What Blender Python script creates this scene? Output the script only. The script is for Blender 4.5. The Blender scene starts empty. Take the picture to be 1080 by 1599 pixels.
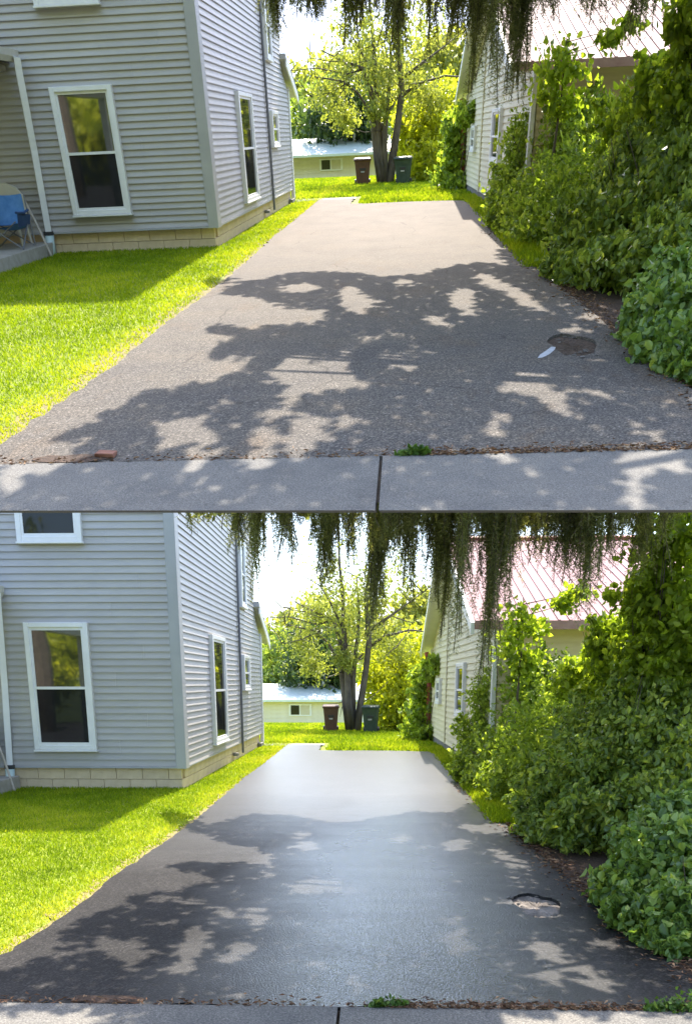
import bpy, math, random
import numpy as np
from mathutils import Matrix, Vector

# ------------------------------------------------------------------ camera, sky, sun, exposure
scene = bpy.context.scene
R_ = math.radians
rng = np.random.default_rng(11)
random.seed(5)
CAM_H = 25.6
AX = np.array([[0.99946, -0.00857, 0.03172], [0.03286, 0.26064, -0.96488], [0.0, 0.9654, 0.26078]])
cam_d = bpy.data.cameras.new('camera'); cam = bpy.data.objects.new('camera', cam_d)
scene.collection.objects.link(cam)
m3 = Matrix([list(r) for r in AX])
cam.matrix_world = Matrix.Translation((0, 0, CAM_H)) @ m3.to_4x4()
cam_d.sensor_fit = 'HORIZONTAL'; cam_d.sensor_width = 36.0; cam_d.lens = 36.0 * 1292 / 1080
cam_d.shift_y = (1415 - 799.5) / 1080
cam_d.clip_start = 0.05; cam_d.clip_end = 20000
scene.camera = cam
scene.render.resolution_x = 691; scene.render.resolution_y = 1024

SUN_EL, SUN_AZ = 65.0, 7.5
SUN = np.array([math.sin(R_(SUN_AZ)) * math.cos(R_(SUN_EL)), math.cos(R_(SUN_AZ)) * math.cos(R_(SUN_EL)), math.sin(R_(SUN_EL))])
world = bpy.data.worlds.new('World'); scene.world = world; world.use_nodes = True
nt = world.node_tree; nt.nodes.clear()
wo = nt.nodes.new('ShaderNodeOutputWorld'); bg = nt.nodes.new('ShaderNodeBackground'); sky = nt.nodes.new('ShaderNodeTexSky')
sky.sky_type = 'NISHITA'; sky.sun_disc = False; sky.sun_elevation = R_(SUN_EL); sky.sun_rotation = R_(SUN_AZ)
sky.air_density = 1.0; sky.dust_density = 2.2; sky.ozone_density = 1.0
bg.inputs['Strength'].default_value = 0.15
nt.links.new(sky.outputs[0], bg.inputs['Color']); nt.links.new(bg.outputs[0], wo.inputs['Surface'])
sd = bpy.data.lights.new('sun', 'SUN'); sd.energy = 3.3; sd.angle = R_(0.53); sd.color = (1.0, 0.92, 0.8)
so = bpy.data.objects.new('sun', sd); scene.collection.objects.link(so)
so.rotation_euler = Vector(-SUN).to_track_quat('-Z', 'Y').to_euler(); so.location = (60, 40, 400)
scene.view_settings.view_transform = 'Standard'; scene.view_settings.look = 'None'
scene.view_settings.gamma = 1.0; scene.view_settings.use_curve_mapping = False
scene.view_settings.exposure = 2.05

# ------------------------------------------------------------------ measured outlines, metres
DATA = {"dark_T":[[[-1.97,8.48],[-1.94,9.16],[-1.65,9.31],[-1.41,9.72],[-0.86,9.69],[-0.54,9.43],[-0.23,9.14],[0.2,9.27],[0.52,9.76],[0.88,9.98],[1.19,9.7],[1.27,11.29],[1.68,11.04],[2.89,10.22],[2.99,6.03],[1.43,2.39],[0.17,2.42],[-0.16,2.43],[-0.23,3.79],[-0.35,4.81],[-0.4,5.15],[-0.34,5.65],[-0.43,5.96],[-0.5,5.97],[-0.69,5.85],[-0.8,5.71],[-0.93,5.8],[-1.02,5.73],[-1.16,5.99],[-1.29,6.17],[-1.72,6.69],[-1.68,6.86],[-1.27,6.62],[-1.07,6.79],[-0.78,6.75],[-0.7,6.92],[-0.7,7.19],[-0.79,7.41],[-1.11,7.52],[-1.29,7.9],[-1.6,8.2]],[[-2.38,9.47],[-2.39,9.84],[-2.17,9.6],[-2.03,9.39],[-2.06,9.1],[-2.21,9.08]],[[-1.88,3.99],[-1.86,4.15],[-1.79,4.5],[-1.69,4.8],[-1.33,4.98],[-1.19,5.23],[-0.95,5.17],[-0.81,4.81],[-0.78,4.54],[-0.81,4.24],[-0.72,4.02],[-0.7,4.23],[-0.64,4.62],[-0.5,4.58],[-0.45,4.78],[-0.35,4.84],[-0.23,4.43],[-0.14,2.43],[-2.09,2.48],[-2.67,3.4],[-1.98,3.49],[-1.72,3.67]]],
 "lit_T":[[[0.27,5.73],[0.15,5.39],[-0.11,5.29],[-0.39,5.45],[-0.53,5.83],[-0.44,6.22],[-0.14,6.36],[0.16,6.14]],[[-0.19,5.37],[-0.22,5.18],[-0.31,5.12],[-0.4,5.2],[-0.45,5.4],[-0.43,5.6],[-0.34,5.68],[-0.24,5.58]],[[0.15,5.33],[0.12,5.19],[0.04,5.13],[-0.03,5.2],[-0.07,5.36],[-0.04,5.52],[0.04,5.58],[0.12,5.5]],[[-0.26,4.98],[-0.27,4.7],[-0.33,4.6],[-0.39,4.71],[-0.44,5.0],[-0.44,5.31],[-0.38,5.44],[-0.3,5.29]],[[-1.05,4.04],[-1.07,3.88],[-1.18,3.83],[-1.33,3.9],[-1.43,4.07],[-1.42,4.24],[-1.3,4.3],[-1.14,4.22]],[[-1.25,3.95],[-1.23,3.79],[-1.26,3.73],[-1.32,3.79],[-1.39,3.96],[-1.42,4.14],[-1.39,4.21],[-1.32,4.13]],[[-1.02,3.79],[-0.97,3.48],[-0.99,3.37],[-1.07,3.49],[-1.17,3.8],[-1.24,4.15],[-1.22,4.31],[-1.12,4.14]],[[-0.63,3.78],[-0.62,3.45],[-0.67,3.35],[-0.75,3.5],[-0.82,3.86],[-0.84,4.25],[-0.79,4.41],[-0.69,4.18]],[[-0.45,3.85],[-0.47,3.57],[-0.53,3.49],[-0.61,3.64],[-0.66,3.96],[-0.65,4.29],[-0.58,4.4],[-0.5,4.2]],[[-0.26,4.15],[-0.27,3.97],[-0.32,3.91],[-0.38,3.98],[-0.41,4.16],[-0.41,4.34],[-0.36,4.42],[-0.3,4.33]],[[-1.09,4.51],[-1.08,4.41],[-1.12,4.37],[-1.16,4.42],[-1.2,4.51],[-1.21,4.61],[-1.18,4.65],[-1.12,4.61]],[[0.96,4.11],[0.88,4.14],[0.78,4.45],[0.7,4.92],[0.71,5.28],[0.81,5.24],[0.92,4.83],[0.98,4.37]],[[0.74,4.5],[0.7,4.47],[0.64,4.59],[0.6,4.79],[0.61,4.96],[0.66,4.99],[0.72,4.85],[0.76,4.65]],[[1.2,4.32],[1.15,4.26],[1.1,4.32],[1.09,4.46],[1.11,4.62],[1.17,4.68],[1.22,4.62],[1.23,4.47]],[[0.58,4.01],[0.55,3.81],[0.5,3.72],[0.45,3.77],[0.44,3.95],[0.46,4.17],[0.52,4.28],[0.57,4.21]],[[1.24,7.06],[1.15,7.02],[1.04,7.33],[0.96,7.86],[0.97,8.31],[1.07,8.37],[1.19,7.98],[1.26,7.43]],[[1.08,8.04],[0.99,7.93],[0.87,8.16],[0.77,8.62],[0.76,9.07],[0.86,9.21],[1.0,8.92],[1.08,8.43]],[[0.7,7.71],[0.63,7.34],[0.52,7.21],[0.43,7.37],[0.41,7.77],[0.47,8.18],[0.6,8.35],[0.69,8.14]],[[0.67,7.17],[0.62,6.92],[0.55,6.83],[0.48,6.95],[0.47,7.2],[0.52,7.47],[0.6,7.58],[0.66,7.45]],[[0.39,6.7],[0.35,6.54],[0.27,6.49],[0.19,6.57],[0.16,6.74],[0.2,6.91],[0.28,6.98],[0.37,6.89]],[[0.42,6.3],[0.39,6.16],[0.35,6.12],[0.3,6.18],[0.29,6.31],[0.31,6.45],[0.36,6.5],[0.41,6.44]],[[0.73,6.08],[0.69,5.96],[0.64,5.91],[0.59,5.97],[0.58,6.1],[0.61,6.23],[0.67,6.27],[0.72,6.21]],[[-0.24,7.62],[-0.29,7.33],[-0.42,7.23],[-0.57,7.37],[-0.65,7.7],[-0.62,8.02],[-0.47,8.14],[-0.31,7.96]],[[-0.43,8.19],[-0.46,7.93],[-0.55,7.84],[-0.66,7.97],[-0.72,8.25],[-0.7,8.53],[-0.6,8.63],[-0.49,8.49]],[[0.1,8.66],[0.06,8.43],[-0.01,8.35],[-0.09,8.46],[-0.13,8.7],[-0.1,8.95],[-0.02,9.03],[0.07,8.91]],[[-0.33,7.28],[-0.35,7.11],[-0.41,7.05],[-0.48,7.13],[-0.52,7.31],[-0.5,7.49],[-0.44,7.55],[-0.37,7.46]],[[-0.85,8.53],[-0.91,8.35],[-1.08,8.3],[-1.28,8.42],[-1.39,8.64],[-1.34,8.84],[-1.15,8.89],[-0.95,8.76]],[[1.29,3.63],[1.24,3.38],[1.15,3.19],[1.06,3.16],[1.02,3.29],[1.05,3.53],[1.15,3.75],[1.25,3.79]],[[1.12,3.18],[1.08,3.01],[1.02,2.89],[0.96,2.89],[0.93,2.99],[0.96,3.17],[1.03,3.3],[1.1,3.31]],[[0.57,3.5],[0.54,3.42],[0.48,3.39],[0.42,3.43],[0.41,3.51],[0.44,3.6],[0.5,3.63],[0.56,3.59]],[[1.37,3.38],[1.31,3.26],[1.25,3.22],[1.22,3.27],[1.24,3.39],[1.29,3.52],[1.36,3.58],[1.39,3.52]],[[-1.69,3.69],[-1.71,3.57],[-1.82,3.46],[-1.97,3.41],[-2.06,3.45],[-2.05,3.56],[-1.94,3.68],[-1.78,3.74]],[[-1.71,3.46],[-1.72,3.38],[-1.78,3.4],[-1.84,3.51],[-1.88,3.67],[-1.87,3.76],[-1.81,3.74],[-1.74,3.61]],[[-1.83,3.28],[-1.81,3.18],[-1.85,3.14],[-1.93,3.19],[-2.0,3.29],[-2.03,3.39],[-1.99,3.44],[-1.9,3.39]],[[1.66,6.41],[1.59,6.37],[1.5,6.51],[1.44,6.78],[1.45,7.02],[1.52,7.08],[1.61,6.91],[1.67,6.63]],[[1.41,5.83],[1.35,5.65],[1.26,5.59],[1.21,5.67],[1.21,5.85],[1.27,6.03],[1.36,6.1],[1.42,6.01]],[[1.43,5.54],[1.39,5.43],[1.34,5.4],[1.3,5.44],[1.3,5.55],[1.34,5.66],[1.4,5.7],[1.44,5.65]],[[1.37,3.66],[1.32,3.63],[1.26,3.7],[1.21,3.81],[1.21,3.91],[1.26,3.93],[1.32,3.86],[1.37,3.75]],[[-0.65,3.5],[-0.66,3.4],[-0.71,3.37],[-0.78,3.41],[-0.82,3.51],[-0.81,3.61],[-0.76,3.65],[-0.69,3.6]],[[-0.99,3.49],[-0.99,3.4],[-1.02,3.36],[-1.08,3.4],[-1.12,3.5],[-1.13,3.6],[-1.09,3.64],[-1.03,3.59]],[[1.35,4.88],[1.32,4.84],[1.29,4.88],[1.29,4.97],[1.31,5.06],[1.34,5.1],[1.37,5.07],[1.37,4.97]],[[1.45,6.24],[1.4,6.12],[1.33,6.07],[1.28,6.13],[1.28,6.27],[1.33,6.4],[1.4,6.45],[1.45,6.38]]],
 "dark_B":[[[-1.96,8.99],[-1.77,9.51],[-1.44,10.09],[-1.12,10.05],[-0.78,9.77],[-0.53,9.46],[-0.27,9.47],[0.14,9.94],[0.54,10.36],[0.93,10.17],[1.25,10.93],[1.41,12.01],[1.88,12.38],[2.35,9.55],[3.57,6.33],[2.25,3.82],[-0.47,3.73],[-0.59,4.66],[-0.75,5.64],[-0.75,6.19],[-0.85,6.84],[-0.9,7.49],[-1.08,7.94],[-1.35,8.09],[-1.56,8.32]],[[-2.66,10.2],[-2.63,10.47],[-2.22,10.01],[-1.95,9.41],[-2.0,8.99],[-2.16,9.06],[-2.42,9.62]],[[-1.89,7.13],[-1.63,7.27],[-1.44,7.2],[-1.19,7.26],[-0.91,7.09],[-0.97,6.72],[-1.24,6.71],[-1.54,6.87]],[[-1.56,6.12],[-1.29,6.42],[-1.02,6.65],[-0.8,6.65],[-0.75,6.19],[-1.09,6.14],[-1.25,5.94]],[[-2.55,4.17],[-2.11,4.37],[-2.02,4.61],[-1.97,5.0],[-1.95,5.44],[-1.78,5.61],[-1.48,5.88],[-1.19,5.66],[-1.09,5.47],[-0.69,5.48],[-0.44,3.73],[-2.28,3.67]]],
 "lit_B":[[[-1.38,4.89],[-1.39,4.74],[-1.49,4.61],[-1.62,4.58],[-1.71,4.66],[-1.71,4.82],[-1.62,4.95],[-1.48,4.99]],[[-1.33,4.61],[-1.32,4.45],[-1.36,4.38],[-1.44,4.44],[-1.52,4.61],[-1.54,4.79],[-1.5,4.86],[-1.41,4.79]],[[-1.66,5.01],[-1.63,4.88],[-1.64,4.74],[-1.68,4.67],[-1.73,4.69],[-1.76,4.81],[-1.75,4.95],[-1.71,5.04]],[[-0.98,4.58],[-1.0,4.27],[-1.07,4.21],[-1.16,4.43],[-1.23,4.84],[-1.22,5.23],[-1.14,5.31],[-1.04,5.02]],[[-1.07,5.31],[-1.05,5.16],[-1.06,5.02],[-1.11,4.97],[-1.16,5.02],[-1.19,5.17],[-1.17,5.31],[-1.13,5.38]],[[-1.84,4.81],[-1.81,4.64],[-1.86,4.51],[-1.95,4.51],[-2.05,4.62],[-2.09,4.79],[-2.04,4.93],[-1.94,4.94]],[[-1.99,4.55],[-1.97,4.4],[-2.03,4.34],[-2.14,4.39],[-2.24,4.54],[-2.27,4.69],[-2.21,4.76],[-2.09,4.7]],[[-1.36,5.29],[-1.36,5.21],[-1.4,5.18],[-1.45,5.21],[-1.48,5.28],[-1.49,5.36],[-1.45,5.4],[-1.4,5.37]],[[-0.05,6.44],[-0.15,6.24],[-0.38,6.16],[-0.61,6.23],[-0.73,6.41],[-0.65,6.62],[-0.41,6.71],[-0.16,6.64]],[[-0.38,6.16],[-0.4,6.04],[-0.46,5.99],[-0.53,6.04],[-0.57,6.15],[-0.55,6.28],[-0.49,6.33],[-0.41,6.28]],[[-0.2,6.11],[-0.23,5.99],[-0.29,5.94],[-0.36,5.99],[-0.39,6.1],[-0.37,6.22],[-0.31,6.27],[-0.23,6.23]],[[-0.72,4.79],[-0.71,4.59],[-0.76,4.43],[-0.84,4.41],[-0.92,4.52],[-0.94,4.72],[-0.89,4.89],[-0.8,4.93]],[[-0.69,5.32],[-0.7,5.15],[-0.75,5.09],[-0.81,5.15],[-0.86,5.32],[-0.87,5.5],[-0.82,5.58],[-0.74,5.5]],[[-0.7,4.04],[-0.71,3.95],[-0.75,3.92],[-0.8,3.95],[-0.84,4.03],[-0.83,4.12],[-0.79,4.16],[-0.74,4.12]],[[-0.02,4.16],[-0.04,4.07],[-0.08,4.03],[-0.13,4.06],[-0.15,4.16],[-0.14,4.26],[-0.09,4.3],[-0.04,4.26]],[[-0.22,4.43],[-0.24,4.33],[-0.28,4.29],[-0.33,4.33],[-0.36,4.42],[-0.35,4.52],[-0.3,4.57],[-0.25,4.53]],[[0.64,5.31],[0.65,4.94],[0.61,4.72],[0.54,4.74],[0.48,4.99],[0.46,5.37],[0.5,5.66],[0.58,5.63]],[[0.54,4.79],[0.51,4.7],[0.47,4.66],[0.44,4.7],[0.43,4.79],[0.45,4.89],[0.5,4.93],[0.53,4.89]],[[1.12,4.88],[1.07,4.65],[0.99,4.5],[0.93,4.51],[0.91,4.67],[0.95,4.91],[1.04,5.08],[1.11,5.07]],[[1.18,4.42],[1.11,4.38],[1.06,4.47],[1.04,4.67],[1.07,4.85],[1.13,4.9],[1.19,4.79],[1.21,4.58]],[[1.01,4.3],[0.96,4.16],[0.89,4.1],[0.85,4.15],[0.85,4.3],[0.9,4.45],[0.97,4.52],[1.02,4.45]],[[0.87,4.13],[0.84,4.06],[0.8,4.03],[0.76,4.06],[0.76,4.12],[0.78,4.19],[0.83,4.22],[0.86,4.19]],[[1.44,7.07],[1.33,6.89],[1.18,6.88],[1.06,7.07],[1.04,7.35],[1.14,7.56],[1.31,7.56],[1.43,7.35]],[[1.36,7.28],[1.28,7.19],[1.18,7.31],[1.11,7.59],[1.11,7.87],[1.19,7.98],[1.3,7.83],[1.37,7.54]],[[1.35,6.6],[1.27,6.46],[1.16,6.46],[1.08,6.61],[1.07,6.84],[1.15,7.01],[1.27,7.0],[1.36,6.83]],[[1.57,8.91],[1.48,8.73],[1.34,8.76],[1.24,8.99],[1.23,9.3],[1.32,9.5],[1.46,9.46],[1.57,9.2]],[[1.01,8.29],[0.94,8.0],[0.81,7.82],[0.69,7.83],[0.66,8.04],[0.72,8.33],[0.86,8.53],[0.98,8.52]],[[0.42,8.46],[0.37,8.25],[0.28,8.16],[0.19,8.24],[0.16,8.45],[0.2,8.67],[0.3,8.77],[0.39,8.68]],[[-0.51,8.09],[-0.54,7.89],[-0.64,7.81],[-0.75,7.88],[-0.82,8.08],[-0.79,8.28],[-0.68,8.37],[-0.57,8.29]],[[-0.64,8.64],[-0.66,8.45],[-0.74,8.37],[-0.83,8.44],[-0.88,8.63],[-0.86,8.84],[-0.78,8.92],[-0.69,8.84]],[[0.92,6.12],[0.88,5.95],[0.84,5.88],[0.82,5.95],[0.82,6.12],[0.86,6.31],[0.91,6.39],[0.93,6.31]],[[0.71,6.24],[0.68,6.13],[0.64,6.09],[0.6,6.13],[0.59,6.23],[0.62,6.34],[0.66,6.39],[0.7,6.34]],[[1.34,5.64],[1.25,5.53],[1.12,5.57],[1.01,5.74],[1.0,5.94],[1.09,6.07],[1.23,6.02],[1.33,5.84]],[[1.28,4.41],[1.26,4.22],[1.21,4.09],[1.16,4.07],[1.13,4.18],[1.15,4.36],[1.2,4.51],[1.25,4.53]],[[1.21,4.38],[1.16,4.32],[1.11,4.36],[1.1,4.48],[1.12,4.61],[1.18,4.68],[1.23,4.63],[1.24,4.51]],[[0.52,4.8],[0.47,4.76],[0.41,4.84],[0.36,4.99],[0.36,5.14],[0.41,5.19],[0.48,5.11],[0.52,4.95]],[[-0.08,6.21],[-0.11,6.04],[-0.17,5.98],[-0.24,6.04],[-0.28,6.2],[-0.26,6.38],[-0.19,6.45],[-0.11,6.38]],[[-0.05,5.83],[-0.07,5.71],[-0.12,5.67],[-0.17,5.71],[-0.19,5.83],[-0.18,5.95],[-0.13,6.01],[-0.07,5.96]],[[0.84,4.43],[0.81,4.34],[0.77,4.31],[0.74,4.34],[0.74,4.43],[0.77,4.52],[0.81,4.56],[0.84,4.52]],[[-1.11,3.77],[-1.1,3.69],[-1.12,3.65],[-1.16,3.68],[-1.2,3.76],[-1.21,3.85],[-1.18,3.88],[-1.14,3.85]],[[1.54,4.88],[1.49,4.85],[1.43,4.88],[1.38,4.97],[1.37,5.07],[1.42,5.11],[1.49,5.07],[1.54,4.98]],[[1.39,4.81],[1.35,4.74],[1.32,4.74],[1.32,4.82],[1.35,4.93],[1.4,5.01],[1.43,5.01],[1.43,4.92]],[[0.24,7.0],[0.19,6.87],[0.1,6.81],[0.01,6.86],[-0.03,6.99],[0.01,7.12],[0.11,7.18],[0.2,7.13]],[[1.38,8.83],[1.29,8.7],[1.14,8.8],[1.02,9.07],[0.99,9.37],[1.08,9.51],[1.24,9.4],[1.36,9.11]],[[0.57,7.99],[0.54,7.85],[0.48,7.79],[0.43,7.85],[0.41,7.99],[0.44,8.13],[0.5,8.2],[0.56,8.14]]],
 "cur_B":[[-1.23,-0.67,2.72,0.5],[-0.67,0.77,2.64,0.55],[0.77,2.13,2.69,0.4],[2.13,2.77,2.78,0.4],[-1.64,-1.44,2.8,1],[-1.26,-1.09,2.64,1],[-1.17,-1.07,2.23,0.6],[-1.07,-0.79,2.37,0.45],[-0.84,-0.58,2.5,1],[-0.58,-0.31,2.28,1],[-0.32,-0.12,2.5,0.5],[-0.12,0.14,2.03,1],[0.13,0.46,2.5,0.9],[0.26,0.49,1.98,0.25],[0.44,0.64,2.2,0.8],[0.49,0.8,2.06,0.9],[0.64,0.77,1.79,0.6],[0.75,0.86,2.52,0.7],[0.88,1.15,1.62,0.9],[1.12,1.34,2.25,0.7],[1.31,1.98,2.49,0.5],[1.6,2.14,2.25,0.6],[1.72,2.13,2.06,0.35],[2.29,2.75,2.49,0.45]],
 "cur_T":[[-1.28,0.34,2.56,0.5],[0.29,1.09,2.44,0.5],[1.09,2.05,2.45,0.5],[-1.3,-1.09,2.36,1],[-1.07,-0.91,2.52,0.6],[-0.94,-0.64,2.5,1],[-0.66,-0.41,2.28,0.9],[-0.42,-0.2,2.44,0.6],[-0.21,0.05,2.14,1.2],[0.02,0.35,2.21,0.6],[0.29,0.54,2.31,0.8],[0.39,0.75,1.87,0.9],[0.58,0.73,1.75,0.5],[0.73,0.89,2.34,0.8],[0.84,1.12,1.68,1.1],[0.99,1.42,2.37,0.7],[1.32,1.75,2.3,0.6],[1.58,2.09,2.16,0.9]],
 "shrub_mid":[[1.96,14.3,1.4,0.38],[2.24,14.0,1.64,0.38],[2.56,13.0,1.64,0.43],[1.7,14.2,0.73,0.34],[1.89,12.6,0.36,0.42],[1.6,13.8,0.29,0.28],[2.33,11.0,0.43,0.43],[2.09,14.5,0.93,0.48],[2.32,14.0,1.26,0.5],[2.49,13.0,1.19,0.51],[1.83,13.6,0.41,0.41],[2.1,12.8,0.63,0.51],[2.26,12.0,0.42,0.52],[2.75,12.0,1.13,0.57],[2.34,11.6,0.8,0.55],[1.72,13.0,0.07,0.29],[1.87,11.5,0.2,0.36],[2.64,11.0,0.68,0.52]],
 "shrub_arch":[[2.45,9.4,1.03,0.41],[2.76,9.2,1.24,0.4],[3.14,8.6,1.08,0.44],[1.81,8.4,0.13,0.23],[1.99,9.0,0.37,0.41],[2.2,8.8,0.53,0.45],[2.47,8.6,0.69,0.48],[1.79,8.8,0.16,0.28],[1.97,8.0,0.26,0.28],[2.28,7.8,0.3,0.4],[2.76,8.6,1.01,0.48],[2.91,8.0,0.63,0.47],[2.5,7.6,0.45,0.36]],
 "shrub_front":[[2.38,6.2,0.57,0.29],[2.11,6.2,0.42,0.27],[1.97,5.6,0.29,0.33],[1.83,5.9,0.12,0.23],[1.9,5.0,0.21,0.24],[1.79,5.3,0.12,0.21],[2.19,5.6,0.45,0.33],[2.1,5.0,0.21,0.28],[1.75,4.95,0.06,0.11],[1.84,4.8,0.1,0.13]],
 "tree_right":[[2.93,9.6,2.54,0.32],[3.08,9.2,3.05,0.35],[2.81,10.4,2.08,0.28],[3.02,9.8,1.85,0.39],[3.32,9.0,1.96,0.43],[3.14,9.0,1.18,0.43],[3.22,9.4,2.74,0.52],[3.34,9.2,2.12,0.54],[3.19,9.8,2.33,0.35],[3.16,9.4,1.64,0.52],[2.88,10.4,1.72,0.45],[2.61,11.0,1.61,0.35],[3.56,9.0,1.51,0.57],[3.02,10.0,1.36,0.47]],
 "sapling":[[2.05,12.4,2.52,0.29],[1.95,12.4,2.27,0.25],[2.22,12.4,2.31,0.25],[1.92,12.4,2.01,0.23],[2.23,12.4,1.92,0.22],[2.09,12.4,1.79,0.2],[2.56,12.0,2.62,0.17],[2.77,12.0,2.78,0.17]],
 "yard_crown":[[-1.77,28.4,3.73,0.94],[-0.82,28.0,3.41,0.8],[0.11,28.6,2.94,0.86],[-2.42,28.6,2.95,0.81],[-0.51,28.0,4.28,0.99],[-1.45,28.4,4.9,1.12],[0.76,28.8,2.65,0.68],[-2.03,29.0,2.14,0.64],[0.3,28.4,4.89,1.23],[-0.92,28.0,2.32,0.44]],
 "yellow_bush":[[0.35,30.0,1.94,0.85],[0.91,29.6,1.3,1.05],[1.35,30.0,2.37,0.99],[1.52,28.6,1.1,0.68],[0.69,29.0,0.46,0.8],[1.32,28.4,0.28,0.63],[0.32,30.5,1.07,0.67]],
 "pale_tree":[[1.8,44.0,3.66,1.56],[0.83,45.0,4.5,1.6],[2.81,45.0,4.34,1.42],[0.18,44.0,3.36,1.22],[2.3,45.0,5.27,1.24]],
 "back_a":[[-5.94,50.0,2.18,1.58],[-5.28,51.0,3.28,1.53],[-6.35,50.0,1.09,0.99],[-4.83,50.0,1.64,1.18]],
 "back_b":[[-4.0,47.0,2.48,1.48],[-2.94,47.0,2.81,1.48],[-3.53,48.0,3.69,1.33],[-2.25,47.0,1.8,1.04]],
 "back_c":[[-5.07,60.0,5.06,2.13],[-3.29,60.0,5.89,2.13],[-6.42,60.0,4.22,1.66],[-1.75,60.0,4.84,1.89]],
 "vine":[[1.3,24.0,0.3,0.38],[1.38,24.0,0.83,0.34],[1.42,24.0,1.36,0.3],[1.43,24.0,1.79,0.27],[1.55,23.0,1.95,0.24],[1.69,22.0,2.01,0.19],[1.5,23.4,0.16,0.26]],
 "yard_limbs":[[[-0.83,28.4,-0.07,0.154],[-0.96,28.4,0.9,0.132],[-1.08,28.4,1.93,0.11],[-1.14,28.4,2.94,0.092],[-1.35,28.4,3.57,0.066],[-1.97,28.4,3.83,0.044],[-2.64,28.4,4.16,0.022]],[[-0.74,28.4,-0.07,0.154],[-0.85,28.4,1.11,0.132],[-0.91,28.4,2.13,0.11],[-1.0,28.4,3.23,0.088],[-1.04,28.4,4.32,0.066],[-1.14,28.4,5.28,0.044],[-1.2,28.4,6.79,0.033]],[[-0.59,28.4,-0.07,0.176],[-0.46,28.4,0.9,0.143],[-0.3,28.4,1.93,0.121],[-0.18,28.4,2.93,0.101],[-0.29,28.4,4.12,0.079],[-0.19,28.4,5.08,0.057],[-0.13,28.4,6.78,0.035]],[[-0.7,28.4,0.27,0.11],[-0.7,28.4,1.72,0.088],[-0.6,28.4,2.74,0.066],[-0.5,28.4,3.73,0.048],[-0.6,28.4,4.89,0.031]],[[-0.22,28.4,2.69,0.07],[0.32,28.4,3.07,0.053],[1.15,28.4,3.25,0.04],[2.03,28.4,3.17,0.02]],[[-0.18,28.4,3.23,0.066],[0.52,28.4,3.69,0.044],[1.13,28.4,4.11,0.026],[1.54,28.4,4.4,0.015]],[[-1.08,28.4,2.13,0.066],[-1.52,28.4,2.84,0.048],[-1.98,28.4,3.24,0.033],[-2.92,28.4,3.44,0.018]],[[-1.35,28.4,3.57,0.044],[-1.87,28.4,3.43,0.031],[-2.81,28.4,3.67,0.022],[-3.61,28.4,3.64,0.013]],[[-1.0,28.4,3.23,0.055],[-1.45,28.4,4.12,0.035],[-1.76,28.4,4.61,0.022]],[[-0.83,28.4,1.72,0.066],[-0.6,28.4,2.23,0.053],[-0.39,28.4,2.53,0.044]],[[-1.97,28.4,3.83,0.026],[-2.39,28.4,3.83,0.018],[-3.02,28.4,3.97,0.011]],[[-1.77,28.4,3.24,0.026],[-2.4,28.4,2.94,0.018],[-3.04,28.4,2.84,0.011]]]}

# ------------------------------------------------------------------ the two places
class Place:
    pass
def make_place(key, S, R, O, k, how, view):
    p = Place(); p.key = key; p.S = S; p.R = R; p.O = O; p.k = np.array(k); p.how = how; p.view = view; p.base = {}
    s = R.T @ SUN; p.sun = s; s = s / p.k; p.sunc = s / s[2]
    p.mats = {}
    return p
TF = np.array([[0.99797, -0.01155, 0.06258], [0.05363, 0.68198, -0.7294], [-0.03426, 0.73128, 0.68122]])
R_top = AX @ TF.T
O_top = np.array([0, 0, CAM_H]) - 1.6 * R_top[:, 2]
UP = make_place('dry', 1.0, R_top, O_top, (1.32, 1.69, 1.0), 'dry faded driveway', 'upper')
LO = make_place('wet', 16.0, np.eye(3), np.zeros(3), (1, 1, 1), 'freshly sealed black driveway', 'lower')
UP.joint, LO.joint = 3.58, 3.85
UP.house_h = 0.0; LO.house_h = 0.0

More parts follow.
